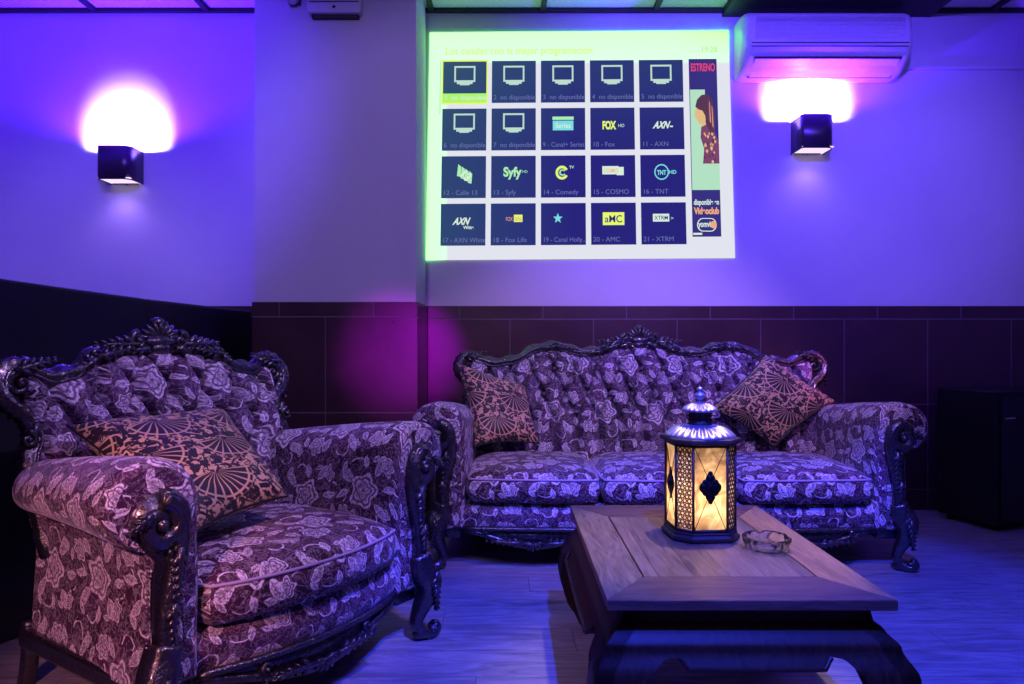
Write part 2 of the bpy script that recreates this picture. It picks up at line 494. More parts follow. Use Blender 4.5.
def text(name, s, u, v, hgt, m, parent, d, align='LEFT', bold=0, shear=0, wmax=None, rot=0):
    c = bpy.data.curves.new(name, 'FONT'); c.body = s; c.size = 1; c.align_x = align; c.offset = bold; c.shear = shear
    c.extrude = 0.0
    t = bpy.data.objects.new(name, c); COL.objects.link(t)
    bpy.context.view_layer.update()
    dg = bpy.context.evaluated_depsgraph_get()
    me = bpy.data.meshes.new_from_object(t.evaluated_get(dg)); bpy.data.objects.remove(t)
    k = hgt/.72
    xs = [p.co.x for p in me.vertices] or [0]
    kx = k/ASP
    if wmax and (max(xs)-min(xs))*kx > wmax: kx = wmax/(max(xs)-min(xs))
    for p in me.vertices:
        a, b2 = p.co.x*kx, p.co.y*k
        if rot:
            A, B = a*ASP, b2
            a, b2 = (A*math.cos(rot)-B*math.sin(rot))/ASP, A*math.sin(rot)+B*math.cos(rot)
        p.co = uvw(u+a, v-b2, d)
    me.materials.clear(); me.materials.append(m)
    o = bpy.data.objects.new(name, me); COL.objects.link(o); o.parent = parent
    return o
# pale menu ground; left and upper rim overdriven green to light ceiling, pillar
m, nt, b, o = mat('menu_ground'); nt.nodes.remove(b)
x, y, z = sep(nt, coord(nt))
eL = (1-(x+.47)/.13).cl(); eT = (1-(2.87-z)/.20).cl(); eR = ((x-1.0)/.3).cl()*eT
eg = (eL*.42).mx(eT*(eR*.5+.5)).cl()
e = nt.nodes.new('ShaderNodeEmission')
nt.links.new(mixc(nt, eg, (.76, .78, .86), (.68, 6.5, .46)), e.inputs[0]); nt.links.new(e.outputs[0], o.inputs[0]); M['menu'] = m
m, nt, b, o = mat('menu_tile'); nt.nodes.remove(b)
x, y, z = sep(nt, coord(nt)); k1 = (1-(x+.4)/.8).cl()*.55+((z-2.1)/.8).cl()*.4
e = nt.nodes.new('ShaderNodeEmission'); nt.links.new(mixc(nt, k1.cl(), (.022, .018, .20), (.035, .10, .15)), e.inputs[0]); nt.links.new(e.outputs[0], o.inputs[0]); M['cell'] = m
M['m_icon'] = emis('menu_icon', (.52, .72, .62)); M['m_cap'] = emis('menu_caption', (.14, .17, .42)); M['m_yel'] = emis('menu_yellow', (.80, .95, .16))
M['m_head'] = emis('menu_header', (.70, .95, .20)); M['m_cyan'] = emis('menu_cyan', (.20, .72, .75)); M['m_pale'] = emis('menu_pale', (.70, .85, .72))
M['m_green'] = emis('menu_green', (.42, .85, .45)); M['m_blue'] = emis('menu_deep', (.04, .03, .22)); M['m_red'] = emis('menu_red', (.75, .06, .20))
M['m_or'] = emis('menu_orange', (.85, .40, .22)); M['m_skin'] = emis('menu_skin', (.75, .50, .25)); M['m_hair'] = emis('menu_hair', (.10, .04, .09))
M['m_pur'] = emis('menu_purple', (.20, .06, .16)); M['m_pale2'] = emis('menu_sky', (.45, .75, .55)); M['m_sel'] = emis('menu_selected', (.42, .92, .16))

menu = thing('projected_screen', 'bright projected television channel menu of twenty dark tiles on the purple wall', 'screen')
q = MB(); pane2(q, 0, 0, 1, 1, 0, .003); q.build('screen_ground', M['menu'], menu, smooth=False)
caps = ['1  no disponible', '2  no disponible', '3  no disponible', '4  no disponible', '5  no disponible',
        '6  no disponible', '7  no disponible', '9 - Canal+ Series', '10 - Fox', '11 - AXN',
        '12 - Calle 13', '13 - Syfy', '14 - Comedy', '15 - COSMO', '16 - TNT',
        '17 - AXN White', '18 - Fox Life', '19 - Canal Holly...', '20 - AMC', '21 - XTRM']
for i in range(20):
    r, c = divmod(i, 5)
    u0 = .046+.1630*c; v0 = .128+.2085*r; u1 = u0+.146; v1 = v0+.184
    q = MB(); pane2(q, u0, v0, u1, v1, .004); t = q.build('channel_tile', M['cell'], menu, smooth=False)
    D = .0065; uc = (u0+u1)/2; vc = v0+.075
    sel = i == 0
    if sel:
        q = MB(); ring2(q, u0-.004, v0-.005, u1+.004, v1+.005, .005, .007, D-.001); q.build('selection_frame', M['m_yel'], t, smooth=False)
        q = MB(); pane2(q, u0, v1-.042, u1, v1, D-.001); q.build('selection_bar', M['m_sel'], t, smooth=False)
    text('caption', caps[i], u0+.006, v1-.014, .021, M['m_pale'] if sel else M['m_cap'], t, D+.0008, wmax=.136)
    q = MB(); mt = M['m_icon']
    if i < 7:
        ring2(q, uc-.035, v0+.022, uc+.035, v0+.092, .0055, .0075, D); pane2(q, uc-.026, v0+.092, uc+.026, v0+.101, D); pane2(q, uc-.016, v0+.101, uc+.016, v0+.106, D)
        q.build('channel_icon', mt, t, smooth=False)
    elif i == 7:
        pane2(q, uc-.035, v0+.038, uc+.035, v0+.052, D); q.build('channel_icon', M['m_green'], t, smooth=False)
        q = MB(); pane2(q, uc-.034, v0+.056, uc+.034, v0+.098, D); q.build('channel_icon', M['m_cyan'], t, smooth=False)
        text('logo_text', 'Series', uc, v0+.088, .022, M['m_pale'], t, D+.002, 'CENTER', .01, wmax=.05)
    elif i == 8:
        text('logo_text', 'FOX', uc-.012, vc+.018, .034, M['m_yel'], t, D, 'CENTER', .05, wmax=.045)
        text('logo_text', 'HD', uc+.018, vc+.010, .014, M['m_icon'], t, D, 'LEFT', .01)
    elif i in (9, 15):
        text('logo_text', 'AXN', uc+(-.004 if i == 9 else -.008), vc+.016, .030, M['m_pale'], t, D, 'CENTER', .04, .5, wmax=.06)
        if i == 15:
            text('logo_text', 'White', uc+.018, vc+.036, .014, M['m_pale'], t, D, 'CENTER', .03, wmax=.034)
        else: pane2(q, uc+.026, vc+.006, uc+.036, vc+.012, D); q.build('channel_icon', M['m_pale'], t, smooth=False)
    elif i == 10:
        for k in range(4):
            a = uc-.022+.012*k; b0 = vc+.0+.010*k
            q.hexa([uvw(*p) for p in ((a, b0+.012, D+.001), (a+.012, b0-.004+.02, D+.001), (a+.012, b0+.016, D), (a, b0+.012, D), (a+.004, b0-.04, D+.001), (a+.014, b0-.028, D+.001), (a+.014, b0-.028, D), (a+.004, b0-.04, D))])
        q.build('channel_icon', M['m_green'], t, smooth=False)
        text('logo_text', '13', uc-.002, vc+.022, .034, M['m_pale'], t, D+.002, 'CENTER', .04, rot=-.75)
    elif i == 11: text('logo_text', 'Syfy', uc-.004, vc+.014, .040, M['m_green'], t, D, 'CENTER', .04, wmax=.06); text('logo_text', 'HD', uc+.028, vc+.0, .012, M['m_green'], t, D)
    elif i in (12, 14):
        P1 = []; w = .008 if i == 12 else .004; R = .021 if i == 12 else .024
        a0, a1 = (.5, 2*PI-.5) if i == 12 else (0, 2*PI)
        N = 28
        outer = [(uc-.004+R*math.cos(a0+(a1-a0)*k/N), vc+R*1.45*math.sin(a0+(a1-a0)*k/N)) for k in range(N+1)]
        inner = [(uc-.004+(R-w)*math.cos(a0+(a1-a0)*k/N), vc+(R-w)*1.45*math.sin(a0+(a1-a0)*k/N)) for k in range(N+1)]
        q.grid([[uvw(*p, D) for p in outer], [uvw(*p, D) for p in inner]]); q.build('channel_icon', M['m_yel'] if i == 12 else M['m_cyan'], t, smooth=False)
        text('logo_text', 'C' if i == 12 else 'TNT', uc-.004, vc+.012, .026 if i == 12 else .020, M['m_green'] if i == 12 else M['m_cyan'], t, D+.001, 'CENTER', .04, wmax=.03)
        text('logo_text', 'TV' if i == 12 else 'HD', uc+.020, vc+(-.018 if i == 12 else .008), .012 if i == 12 else .016, M['m_green'] if i == 12 else M['m_cyan'], t, D, 'LEFT', .03)
    elif i == 13:
        pane2(q, uc-.035, v0+.048, uc+.018, v0+.084, D); pane2(q, uc+.012, v0+.052, uc+.035, v0+.088, D); q.build('channel_icon', M['m_pale'], t, smooth=False)
        text('logo_text', 'COSMO', uc-.008, v0+.076, .018, M['m_or'], t, D+.002, 'CENTER', .01, wmax=.046)
    elif i == 16:
        pane2(q, uc+.002, v0+.05, uc+.030, v0+.082, D); q.build('channel_icon', M['m_yel'], t, smooth=False)
        text('logo_text', 'FOX', uc-.013, vc+.002, .018, M['m_or'], t, D, 'CENTER', .0, wmax=.022); text('logo_text', 'life', uc+.016, vc+.002, .020, M['m_or'], t, D+.002, 'CENTER', .01)
    elif i == 17:
        c0 = (uc-.018, vc-.008)
        pts = [(c0[0]+(.016 if k % 2 == 0 else .007)*math.cos(PI/2+k*PI/5), c0[1]-(.024 if k % 2 == 0 else .010)*math.sin(PI/2+k*PI/5)) for k in range(10)]
        cen = uvw(*c0, D)
        b0 = len(q.v); q.v.extend([uvw(*p, D) for p in pts]+[cen])
        for k in range(10): q.quad([b0+k, b0+(k+1) % 10, b0+10], [(0, 0), (1, 0), (0, 1)])
        q.build('channel_icon', M['m_cyan'], t, smooth=False)
    elif i == 18:
        pane2(q, uc-.035, v0+.042, uc+.035, v0+.098, D); q.build('channel_icon', M['m_yel'], t, smooth=False)
        text('logo_text', 'aMC', uc, v0+.086, .032, M['cell'], t, D+.002, 'CENTER', .01, wmax=.056)
    elif i == 19:
        pane2(q, uc-.035, v0+.050, uc+.018, v0+.084, D); q.build('channel_icon', M['m_pale'], t, smooth=False)
        text('logo_text', 'XTRM', uc-.008, v0+.076, .018, M['cell'], t, D+.002, 'CENTER', .01, wmax=.044); text('logo_text', '>', uc+.022, v0+.078, .018, M['m_icon'], t, D)
text('header_text', 'Los canales con la mejor programación', .052, .098, .033, M['m_head'], menu, .004, 'LEFT', .01, wmax=.49)
text('clock_text', '19:28', .905, .095, .026, M['m_sel'], menu, .004, 'LEFT', 0, wmax=.05)
q = MB(); pane2(q, .036, .128, .040, .36, .004); q.build('scroll_bar', M['m_green'], menu, smooth=False)
q = MB(); pane2(q, .864, .125, .957, .905, .004); adv = q.build('advert_panel', M['m_blue'], menu, smooth=False)
q = MB(); pane2(q, .866, .26, .915, .70, .006); pane2(q, .866, .58, .957, .70, .006); q.build('pale_background', M['m_pale2'], adv, smooth=False)
text('advert_title', 'ESTRENO', .9105, .178, .034, M['m_red'], adv, .006, 'CENTER', .03, wmax=.08)
def blob(pts, name, m, d):
    q = MB(); b0 = len(q.v); cu = sum(p[0] for p in pts)/len(pts); cv = sum(p[1] for p in pts)/len(pts)
    q.v.extend([uvw(*p, d) for p in pts]+[uvw(cu, cv, d)]); n = len(pts)
    for k in range(n): q.quad([b0+k, b0+(k+1) % n, b0+n], [(0, 0), (1, 0), (0, 1)])
    return q.build(name, m, adv, smooth=False)
blob([(.884, .335), (.90, .325), (.915, .35), (.920, .375), (.914, .400), (.902, .408), (.893, .412), (.889, .398), (.885, .388), (.879, .372)], 'advert_face', M['m_skin'], .0075)
blob([(.900, .40), (.914, .392), (.918, .43), (.902, .44)], 'advert_neck', M['m_skin'], .0078)
blob([(.900, .425), (.915, .415), (.938, .425), (.948, .46), (.957, .50), (.957, .585), (.903, .585), (.908, .52), (.897, .47)], 'advert_coat', M['m_pur'], .0085)
blob([(.882, .335), (.888, .305), (.902, .285), (.922, .280), (.938, .305), (.944, .35), (.946, .41), (.940, .455), (.926, .44), (.916, .41), (.914, .375), (.905, .352), (.893, .348)], 'advert_hair', M['m_hair'], .0095)
for k in range(26):
    u = .906+.042*random.random(); v = .44+.13*random.random(); w2 = .6+.5*random.random()
    blob([(u, v), (u+.006*w2, v+.005*w2), (u+.003*w2, v+.018*w2), (u-.003*w2, v+.010*w2)], 'advert_patch', [M['m_skin'], M['m_hair'], M['m_or']][k % 3], .0105)
for k in range(5):
    u = .924+.004*k; blob([(u, .30+.01*k), (u+.002, .31+.01*k), (u+.004, .40+.01*k), (u+.001, .39+.01*k)], 'advert_hair_strand', M['m_or'] if k % 2 else M['m_pur'], .0105)
N = 24
text('advert_text', 'disponible en', .911, .765, .024, M['m_pale'], adv, .0085, 'CENTER', .03, wmax=.082)
text('advert_text', 'Videoclub', .911, .805, .028, M['m_or'], adv, .0085, 'CENTER', .05, wmax=.082)
N = 24
pill = [(.911+(.012 if math.cos(2*PI*k/N) > 0 else -.012)+.020*math.cos(2*PI*k/N), .853+.030*math.sin(2*PI*k/N)) for k in range(N)]
blob(pill, 'logo_pill', M['m_pale'], .0065)
blob([(a+(.911-a)*.10, b2+(.853-b2)*.12) for a, b2 in pill], 'logo_pill_core', M['m_blue'], .0075)
text('logo_text', 'yomvi', .903, .862, .026, M['m_pale'], adv, .009, 'CENTER', .03, wmax=.040)
blob([(.932+.011*math.cos(2*PI*k/16), .853+.016*math.sin(2*PI*k/16)) for k in range(16)], 'logo_dot', M['m_or'], .0088)
q = MB(); pane2(q, .866, .888, .895, .897, .006); q.build('progress_bar', M['m_pale'], adv, smooth=False)

# ------------------------------------------------------------------ wall sconces
M['diff'] = emis('sconce_diffuser', (.80, .62, 1.0), 1.3)
def sconce(X, Z, label):
    t = thing('wall_sconce', label, 'wall lamp', (X, YW, Z), 0, 'square up-and-down wall sconces')
    w, dp, h = .095, .165, .197
    # open-topped and open-bottomed wrap: a folded sheet with a rounded fold on one side
    pts = [(-w, 0), (-w, -dp+.012), (-w+.012, -dp)]
    pts += [(w-.05+.05*math.sin(a), -dp+.05-.05*math.cos(a)) for a in [PI/2*k/6 for k in range(7)]]
    pts += [(w, 0)]
    q = MB(); q.grid([[(a, b2, 0) for a, b2 in pts], [(a, b2, h) for a, b2 in pts]])
    q.build('shade', M['sconce'], t, solid=.004, angle=35)
    q = MB(); q.box(-.055, .055, -.012, 0, .03, h-.03); q.box(-.012, .012, -.05, -.012, h*.45, h*.55)
    q.build('wall_bracket', M['darkmetal'], t, smooth=False, bevel=.002)
    q = MB(); q.box(-w+.003, w-.003, -dp+.004, -.001, .006, .012); q.build('diffuser', M['diff'], t, smooth=False)
    q = MB(); q.box(-.004, .004, -.012, -.008, -.004, .008); q.box(-w+.012, w-.02, -.016, -.008, .0, .008); q.build('bottom_clip', M['darkmetal'], t, smooth=False)
    q = MB(); q.lathe([(0, 0), (.014, 0), (.015, .03), (.010, .045), (.0, .05)], (0, -.075, h*.50), 12); q.build('bulb', M['diff'], t)
    return t
sconce((123-508)/170.0, 1.03+(338-180)/172.0, 'dark metal wall sconce on the far left wall beside the pillar')
sconce((813-505)/170.0, 1.03+(338-149)/172.0, 'dark metal wall sconce glowing under the air conditioner')

# ------------------------------------------------------------------ air conditioner
ac = thing('air_conditioner', 'white wall-mounted split air conditioner above the right sconce', 'air conditioner', (0, YW, 0))
prof = [(0, 2.905), (-.15, 2.905), (-.19, 2.897), (-.225, 2.87), (-.24, 2.82), (-.243, 2.72), (-.235, 2.685), (-.20, 2.635), (-.13, 2.585), (-.06, 2.565), (0, 2.56)]
X0, X1 = 1.372, 2.325
pr = [(p.x, p.y) for p in crom([(a, b2, 0) for a, b2 in prof], 4)]
q = MB(); rows = []
for X, k in ((X0, .90), (X0+.012, .965), (X0+.035, 1), (X1-.035, 1), (X1-.012, .965), (X1, .90)):
    rows.append([(X, a*k, 2.735+(b2-2.735)*(1-(1-k)*.6)) for a, b2 in pr])
q.grid(rows); q.ngon(rows[0], (1, 2)); q.ngon(rows[-1], (1, 2))
q.build('housing', M['ac'], ac, angle=50)
q = MB()
for z in [2.735+.0075*k for k in range(18)]: q.box(X0+.05, X1-.05, -.2455, -.243, z, z+.0025)
q.build('front_grille', M['white'], ac, smooth=False)
q = MB(); q.box(X0+.03, X1-.03, -.247, -.236, 2.705, 2.709); q.box(X0+.03, X1-.03, -.243, -.233, 2.686, 2.690); q.build('panel_seam', M['acdark'], ac, smooth=False)
q = MB(); q.hexa([(X0+.06, -.205, 2.628), (X1-.06, -.205, 2.628), (X1-.06, -.085, 2.562), (X0+.06, -.085, 2.562), (X0+.06, -.205, 2.638), (X1-.06, -.205, 2.638), (X1-.06, -.085, 2.572), (X0+.06, -.085, 2.572)])
q.build('air_flap', M['white'], ac, smooth=False, bevel=.003)
q = MB(); q.box(X0+.055, X1-.055, -.212, -.206, 2.628, 2.640); q.box(X0+.055, X1-.055, -.085, -.078, 2.562, 2.576); q.build('outlet_gap', M['acdark'], ac, smooth=False)
q = MB(); q.box(2.28, XR, YW-.016, YW, 2.638, 2.658); tag(q.build('cable_strip', M['white'], smooth=False, bevel=.003), 'thin painted cable strip running right from the air conditioner', 'cable cover')

# ------------------------------------------------------------------ fittings high on the pillar
bx = thing('emergency_light', 'square plastic emergency light box high on the pillar', 'light fitting', (-.90, YP, 2.725))
q = MB(); q.prism([(-.142, .03), (-.135, .018), (.135, .018), (.142, .03), (.142, .24), (-.142, .24)], -.055, -.008); q.build('housing', M['white'], bx, smooth=False, bevel=.005)
q = MB(); q.box(-.125, .125, -.03, 0, 0, .23); q.build('back_plate', M['acdark'], bx, smooth=False, bevel=.003)
q = MB(); q.box(-.13, .13, -.058, -.054, .072, .078); q.box(-.128, .128, -.060, -.054, .10, .22); q.build('lens', M['acdark'], bx, smooth=False, bevel=.002)
q = MB(); q.ball((0, -.056, .048), (.008, .004, .008), 10, 6); q.build('indicator', M['darkmetal'], bx)
sn = thing('motion_sensor', 'small rounded white sensor left of the emergency light on the pillar', 'sensor', (-1.12, YP, 2.79))
q = MB(); q.lathe([(0, 0), (.016, .004), (.030, .02), (.037, .05), (.037, .09), (.0, .1)], (0, -.045, 0), 20); q.build('dome', M['white'], sn)
q = MB(); q.box(-.025, .035, -.03, 0, .01, .1); q.build('mount', M['acdark'], sn, smooth=False, bevel=.003)

# ------------------------------------------------------------------ booth bench and black cabinet
bn = thing('booth_bench', 'black high-backed booth bench in the left corner behind the armchair', 'bench')
def bpanel(name, A, B, zA, zB, th=.07, lean=0):
    (x0, y0), (x1, y1) = A, B; d = Vector((x1-x0, y1-y0)).normalized(); n = Vector((-d.y, d.x))*th
    q = MB(); c = [(x0, y0), (x1, y1), (x1+n.x, y1+n.y), (x0+n.x, y0+n.y)]
    z = [zA, zB, zB, zA]
    q.hexa([(a, b2, .0) for a, b2 in c]+[(c[i][0], c[i][1], z[i]) for i in range(4)])
    return q.build(name, M['black'], bn, smooth=False, bevel=.012)
bpanel('back_panel', (-2.02, 1.72), (-1.46, 3.07), 1.29, 1.19)
bpanel('back_panel', (-1.458, 3.075), (-1.50, 4.44), 1.19, 1.19)
q = MB(); q.hexa([(-2.7, 1.9, 0), (-2.12, 1.75, 0), (-1.60, 3.05, 0), (-2.2, 3.2, 0), (-2.7, 1.9, .44), (-2.12, 1.75, .44), (-1.60, 3.05, .44), (-2.2, 3.2, .44)]); q.build('bench_seat', M['black'], bn, smooth=False, bevel=.03)
cb = thing('floor_cabinet', 'black box-shaped cabinet on the floor at the right wall', 'cabinet', (2.60, 3.97, 0), math.radians(19))
q = MB(); q.box(0, .44, 0, .36, .03, .745); q.build('cabinet', M['blackbox'], cb, smooth=False, bevel=.008)
q = MB(); q.box(.03, .41, -.012, .0, .06, .71); q.build('front_panel', M['black'], cb, smooth=False, bevel=.004)
q = MB(); q.box(.05, .12, -.016, -.011, .60, .606); q.build('badge', M['white'], cb, smooth=False)
q = MB()
for a in (.05, .39):
    for c2 in (.05, .31): q.lathe([(0, 0), (.02, 0), (.022, .03), (0, .03)], (a, c2, 0), 12)
q.build('foot', M['darkmetal'], cb)

# ------------------------------------------------------------------ baroque seating
def spiral(c, R, turns, a0, sg, y, n=26, r0=.0):
    """spiral path in the xz plane from the eye outwards"""
    out = []
    for k in range(n+1):
        t = k/n; r = r0+R*t**.8; a = a0-sg*2*PI*turns*(1-t)
        out.append((c[0]+r*math.cos(a), y, c[1]+r*math.sin(a)))
    return out
def flute(k=5, a=.14): return lambda an: 1+a*math.cos(k*an)
def scroll(q, c, R, a0, sg, y, r1=.018, turns=1.3, dy=1.1):
    p = spiral(c, R, turns, a0, sg, y)
    n = len(p)
    q.tube(p, [((r1*(.45+.55*k/(n-1))), (r1*dy*(1.25-.3*k/(n-1)))) for k in range(n)], 10, flute(5, .1))
    q.ball((c[0], y-.004, c[1]), (r1*.85, r1*1.5, r1*.85), 10, 6)
def acanthus(q, c, ang, L, y, w=.03, n=5, lift=.0):
    """curled leaf of overlapping lobes"""
    ca, sa = math.cos(ang), math.sin(ang)
    for k in range(n):
        t = k/(n-1); l = L*(.15+.85*t); ww = w*(1-.55*t)
        for s in (-1, 1):
            a2 = ang+s*(.75-.3*t); px = c[0]+ca*l+math.cos(a2)*ww*.45; pz = c[1]+sa*l+math.sin(a2)*ww*.45
            q.ball((px, y-.006*(1-t), pz), (ww*.62, .012, ww*.26), 8, 6, Matrix.Rotation(-a2, 3, 'Y'))
    q.tube([(c[0]+ca*L*t, y-.012+.006*t, c[1]+sa*L*t) for t in (0, .35, .7, 1)], [.009, .008, .006, .002], 8)

def settee(name, label, cat, loc, rz, half, inner, bh, toptab, pads, buttons_dx, bow, bb):
    """half: leg half span; inner: half seat width between arms; bh: half width of the back; toptab: crest height against |x|/bh"""
    T = thing(name, label, cat, loc, rz)
    W = M['carved']
    ztop = lambda x: interp(toptab, abs(x)/bh)
    yb = lambda z: .195+.215*max(0, (z-.38))/.65       # front face of the reclined back
    # --- tufted back
    nx = int(bh*2/.009); nz = 60; z0 = .36
    dx = buttons_dx; dz = .27; zr = .865
    def tuft(x, z):
        a = x/dx; b2 = (zr-z)/dz
        p = (a+b2)/1.0; m_ = (a-b2)/1.0
        # diamonds above, long vertical pleats below
        zz = max(0.0, min(1.0, (z-.56)/.10))
        d1 = abs(p-round(p)); d2 = abs(m_-round(m_))
        dia = min(math.exp(-(d1/.085)**2)+math.exp(-(d2/.085)**2), 1.2)
        but = math.exp(-((d1*d1+d2*d2)/.03))
        a2 = a*1.0+.5*0
        pl = math.exp(-((a2-round(a2))/.13)**2)
        return -(zz*(.056*dia+.020*but)+(1-zz)*.064*pl)
    front = []; rear = []
    for i in range(nx+1):
        x = -bh+2*bh*i/nx; fr = []; rr = []
        zt = ztop(x)-.012
        for j in range(nz+1):
            v = j/nz; z = z0+(zt-z0)*v
            e = min(1, (1-abs(x)/bh)/.10*(bh/.5)); e2 = min(1, (1-v)/.10); ed = math.sqrt(max(0, 1-(1-e)**2))*math.sqrt(max(0, 1-(1-e2)**2))
            fr.append((x, yb(z)+.035-.078*ed-tuft(x, z)*ed, z)); rr.append((x, yb(z)+.085, z))
        front.append(fr); rear.append(rr)
    q = MB(); q.grid(front, flat=(0, 2), uoff=.07)
    q.grid(rear); q.grid([[f[-1] for f in front], [r[-1] for r in rear]]); q.grid([[f[0] for f in front], [r[0] for r in rear]])
    q.grid([front[0], rear[0]]); q.grid([front[-1], rear[-1]])
    back = q.build('backrest', M['fab3'], T, angle=70)
    k0 = int(bh/dx)+1
    for rI in (0, 1):
        for k in range(-k0, k0+1):
            x = (k+.5*0)*dx if rI % 2 == 0 else (k+.5)*dx
            z = zr-(0 if rI == 0 else .5)*dz
            if abs(x) > bh-.05 or z > ztop(x)-.05: continue
            q = MB(); q.ball((x, yb(z)-.030+.033, z), (.011, .008, .011), 10, 6); q.build('tufting_button', M['fab3'], back)
    # --- carved frame along the crest with ears and side posts
    path = []; n = int(bh*2/.016)
    for i in range(n+1):
        x = -bh+2*bh*i/n; z = ztop(x); path.append((x, yb(z)+.030, z))
    q = MB()
    rr = [((.029+.005*math.cos(i*2*PI/ (n/ (bh*18)))), .034) for i in range(len(path))]
    q.tube(path, rr, 20, flute(5, .14))
    q.tube([(p[0], p[1]-.030, p[2]-.012) for p in path], .0065, 8)
    q.tube([(p[0], p[1]-.026, p[2]+.014) for p in path], .006, 8)
    for s in (-1, 1):
        E0 = ztop(bh)
        pts = [(bh*s-.02*s, E0), ((bh+.028)*s, E0+.006), ((bh+.062)*s, E0-.028), ((bh+.062)*s, E0-.078), ((bh+.030)*s, E0-.115), ((bh-.002)*s, E0-.15), ((bh-.010)*s, E0-.21), ((bh+.012)*s, E0-.27), ((bh+.006)*s, .58), ((bh-.01)*s, .40)]
        P = [(p.x, yb(p.z)+.030, p.z) for p in crom([(a, 0, c) for a, c in pts], 7)]
        m_ = len(P); q.tube(P, [(.024+.007*math.sin(k*.9)**2, .034) for k in range(m_)], 16, flute(5, .14))
        q.tube([(p[0]-s*.012, p[1]-.032, p[2]) for p in P], .006, 8)
        scroll(q, ((bh+.012)*s, E0-.045), .036, PI*.5 if s > 0 else PI*.5, s, yb(E0)-.002, .014)
        scroll(q, ((bh+.020)*s, E0-.205), .022, PI*.5, -s, yb(.7)+.0, .010)
        acanthus(q, ((bh+.03)*s, E0-.005), (PI*.92 if s > 0 else PI*.08), .11, yb(E0)-.006, .036)
        acanthus(q, ((bh+.055)*s, E0-.03), (-PI*.45), .11, yb(E0)-.004, .032)
        acanthus(q, (bh*s, E0-.16), -PI/2, .12, yb(.75)-.004, .026)
    # scrolls and leaves along the crest
    for f in bb:
        for s in (-1, 1):
            x = f*bh*s; z = ztop(x)
            scroll(q, (x, z+.012), .024, 0 if s > 0 else PI, s, yb(z)+.002, .010)
            sl = math.atan2(ztop(x-.04*s)-z, -.04*s)
            acanthus(q, (x, z+.006), sl, .12, yb(z)-.008, .030)
            acanthus(q, (x, z+.002), math.atan2(ztop(x+.05*s)-z, .05*s), .09, yb(z)-.006, .024)
    # crest shell and finial
    zc = ztop(0)+.020; yc = yb(zc)
    for k in range(9):
        a = PI*(.04+.92*k/8)
        q.ball((.046*math.cos(a), yc-.004, zc+.012+.034*math.sin(a)), (.032, .015, .0100), 8, 6, Matrix.Rotation(-a, 3, 'Y'))
    q.ball((0, yc-.006, zc+.002), (.062, .024, .022), 12, 8)
    q.ball((0, yc-.010, zc-.022), (.040, .020, .022), 12, 8)
    for s in (-1, 1):
        scroll(q, (s*.078, zc+.006), .028, PI/2, s, yc-.002, .013)
        acanthus(q, (s*.085, zc-.006), PI if s < 0 else 0, .13, yc-.008, .042)
        acanthus(q, (s*.05, zc-.02), PI+.15 if s < 0 else -.15, .12, yc-.010, .032)
    q.lathe([(0, -.01), (.016, 0), (.024, .012), (.013, .020), (.022, .028), (.024, .038), (.013, .048), (0, .052)], (0, yc+.010, zc+.036), 14)
    q.build('carved_frame', W, T)
    # --- arms
    for s in (-1, 1):
        rows = []; ys = [.30, .20, .10, 0, -.10, -.20, -.28, -.335, -.365, -.378, -.382]
        for iy, y in enumerate(ys):
            t = (.30-y)/.68
            R = .080+.030*t; off = .035*(1-t)
            xi = inner-off; zc2 = .745-R-.075*max(0, 1-t)**1.3
            k = 1-[0, 0, 0, 0, 0, 0, 0, .01, .05, .12, .22][iy]*1.0
            pts = []
            pts.append((0, .17)); pts.append((0, .30)); pts.append((-.004, .42)); pts.append((0, .53))
            cx = R
            for a in range(0, 11):
                an = PI-(PI*1.42)*a/10
                pts.append((cx+R*math.cos(an), zc2+R*math.sin(an)))
            pts.append((.128, zc2-R*.98)); pts.append((.122, .42)); pts.append((.128, .30)); pts.append((.135, .17))
            cxx, czz = .09, .45
            row = []
            for (a, c) in pts:
                a = a*(1+.16*max(0, min(1, (c-.45)/.1)))
                aa = cxx+(a-cxx)*k; cc = czz+(c-czz)*(1-(1-k)*.35)
                row.append((s*(xi+aa), y, cc))
            row = crom(row, 3)
            rows.append([tuple(p) for p in row])
        q = MB(); q.grid(rows, cv=False, uoff=.13*s)
        q.ngon(rows[-1], (0, 2)); q.ngon(rows[0], (0, 2))
        q.grid([[r[0] for r in rows], [r[-1] for r in rows]])
        q.build('armrest', M['fab'], T, angle=60)
        # carved post following the roll
        X = lambda o: s*(inner+o)
        zs = .60; yf = -.392
        pc = (.118, zs-.012)
        sp = spiral((pc[0], pc[1]), .060, 1.35, PI*.5, -1, yf) if True else None
        sp = [(s*(inner+p[0]), p[1], p[2]) for p in sp]
        # the spiral leaves at the top going inwards, then drops down the face
        down = crom([(.118, 0, zs+.048), (.082, 0, zs+.028), (.066, 0, zs-.035), (.070, 0, .50), (.088, 0, .42), (.100, 0, .345), (.098, 0, .285)], 6)[1:]
        pth = sp+[(X(p.x), yf, p.z) for p in down]
        nn = len(pth); q = MB()
        q.tube(pth, [((.010+.016*min(1, k/18)), .018+.008*min(1, k/20)) for k in range(nn)], 14, flute(5, .15))
        q.ball((X(pc[0]), yf-.006, pc[1]), (.018, .026, .018), 12, 8)
        # carved board filling between the roll's outer edge and the post
        bp = [(.075, .28), (.125, .28), (.130, .40), (.125, .50), (.16, .54), (.185, .59), (.165, .64), (.12, .665), (.075, .64), (.062, .56), (.072, .46), (.082, .36)]
        q.prism([(X(a), c) for a, c in bp], yf+.004, yf+.020)
        acanthus(q, (X(.082), .53), -PI/2, .13, yf-.018, .030, 6)
        acanthus(q, (X(.098), .40), -PI/2, .10, yf-.018, .028, 5)
        acanthus(q, (X(.15), .62), (-.6 if s > 0 else PI+.6), .06, yf-.016, .026, 4)
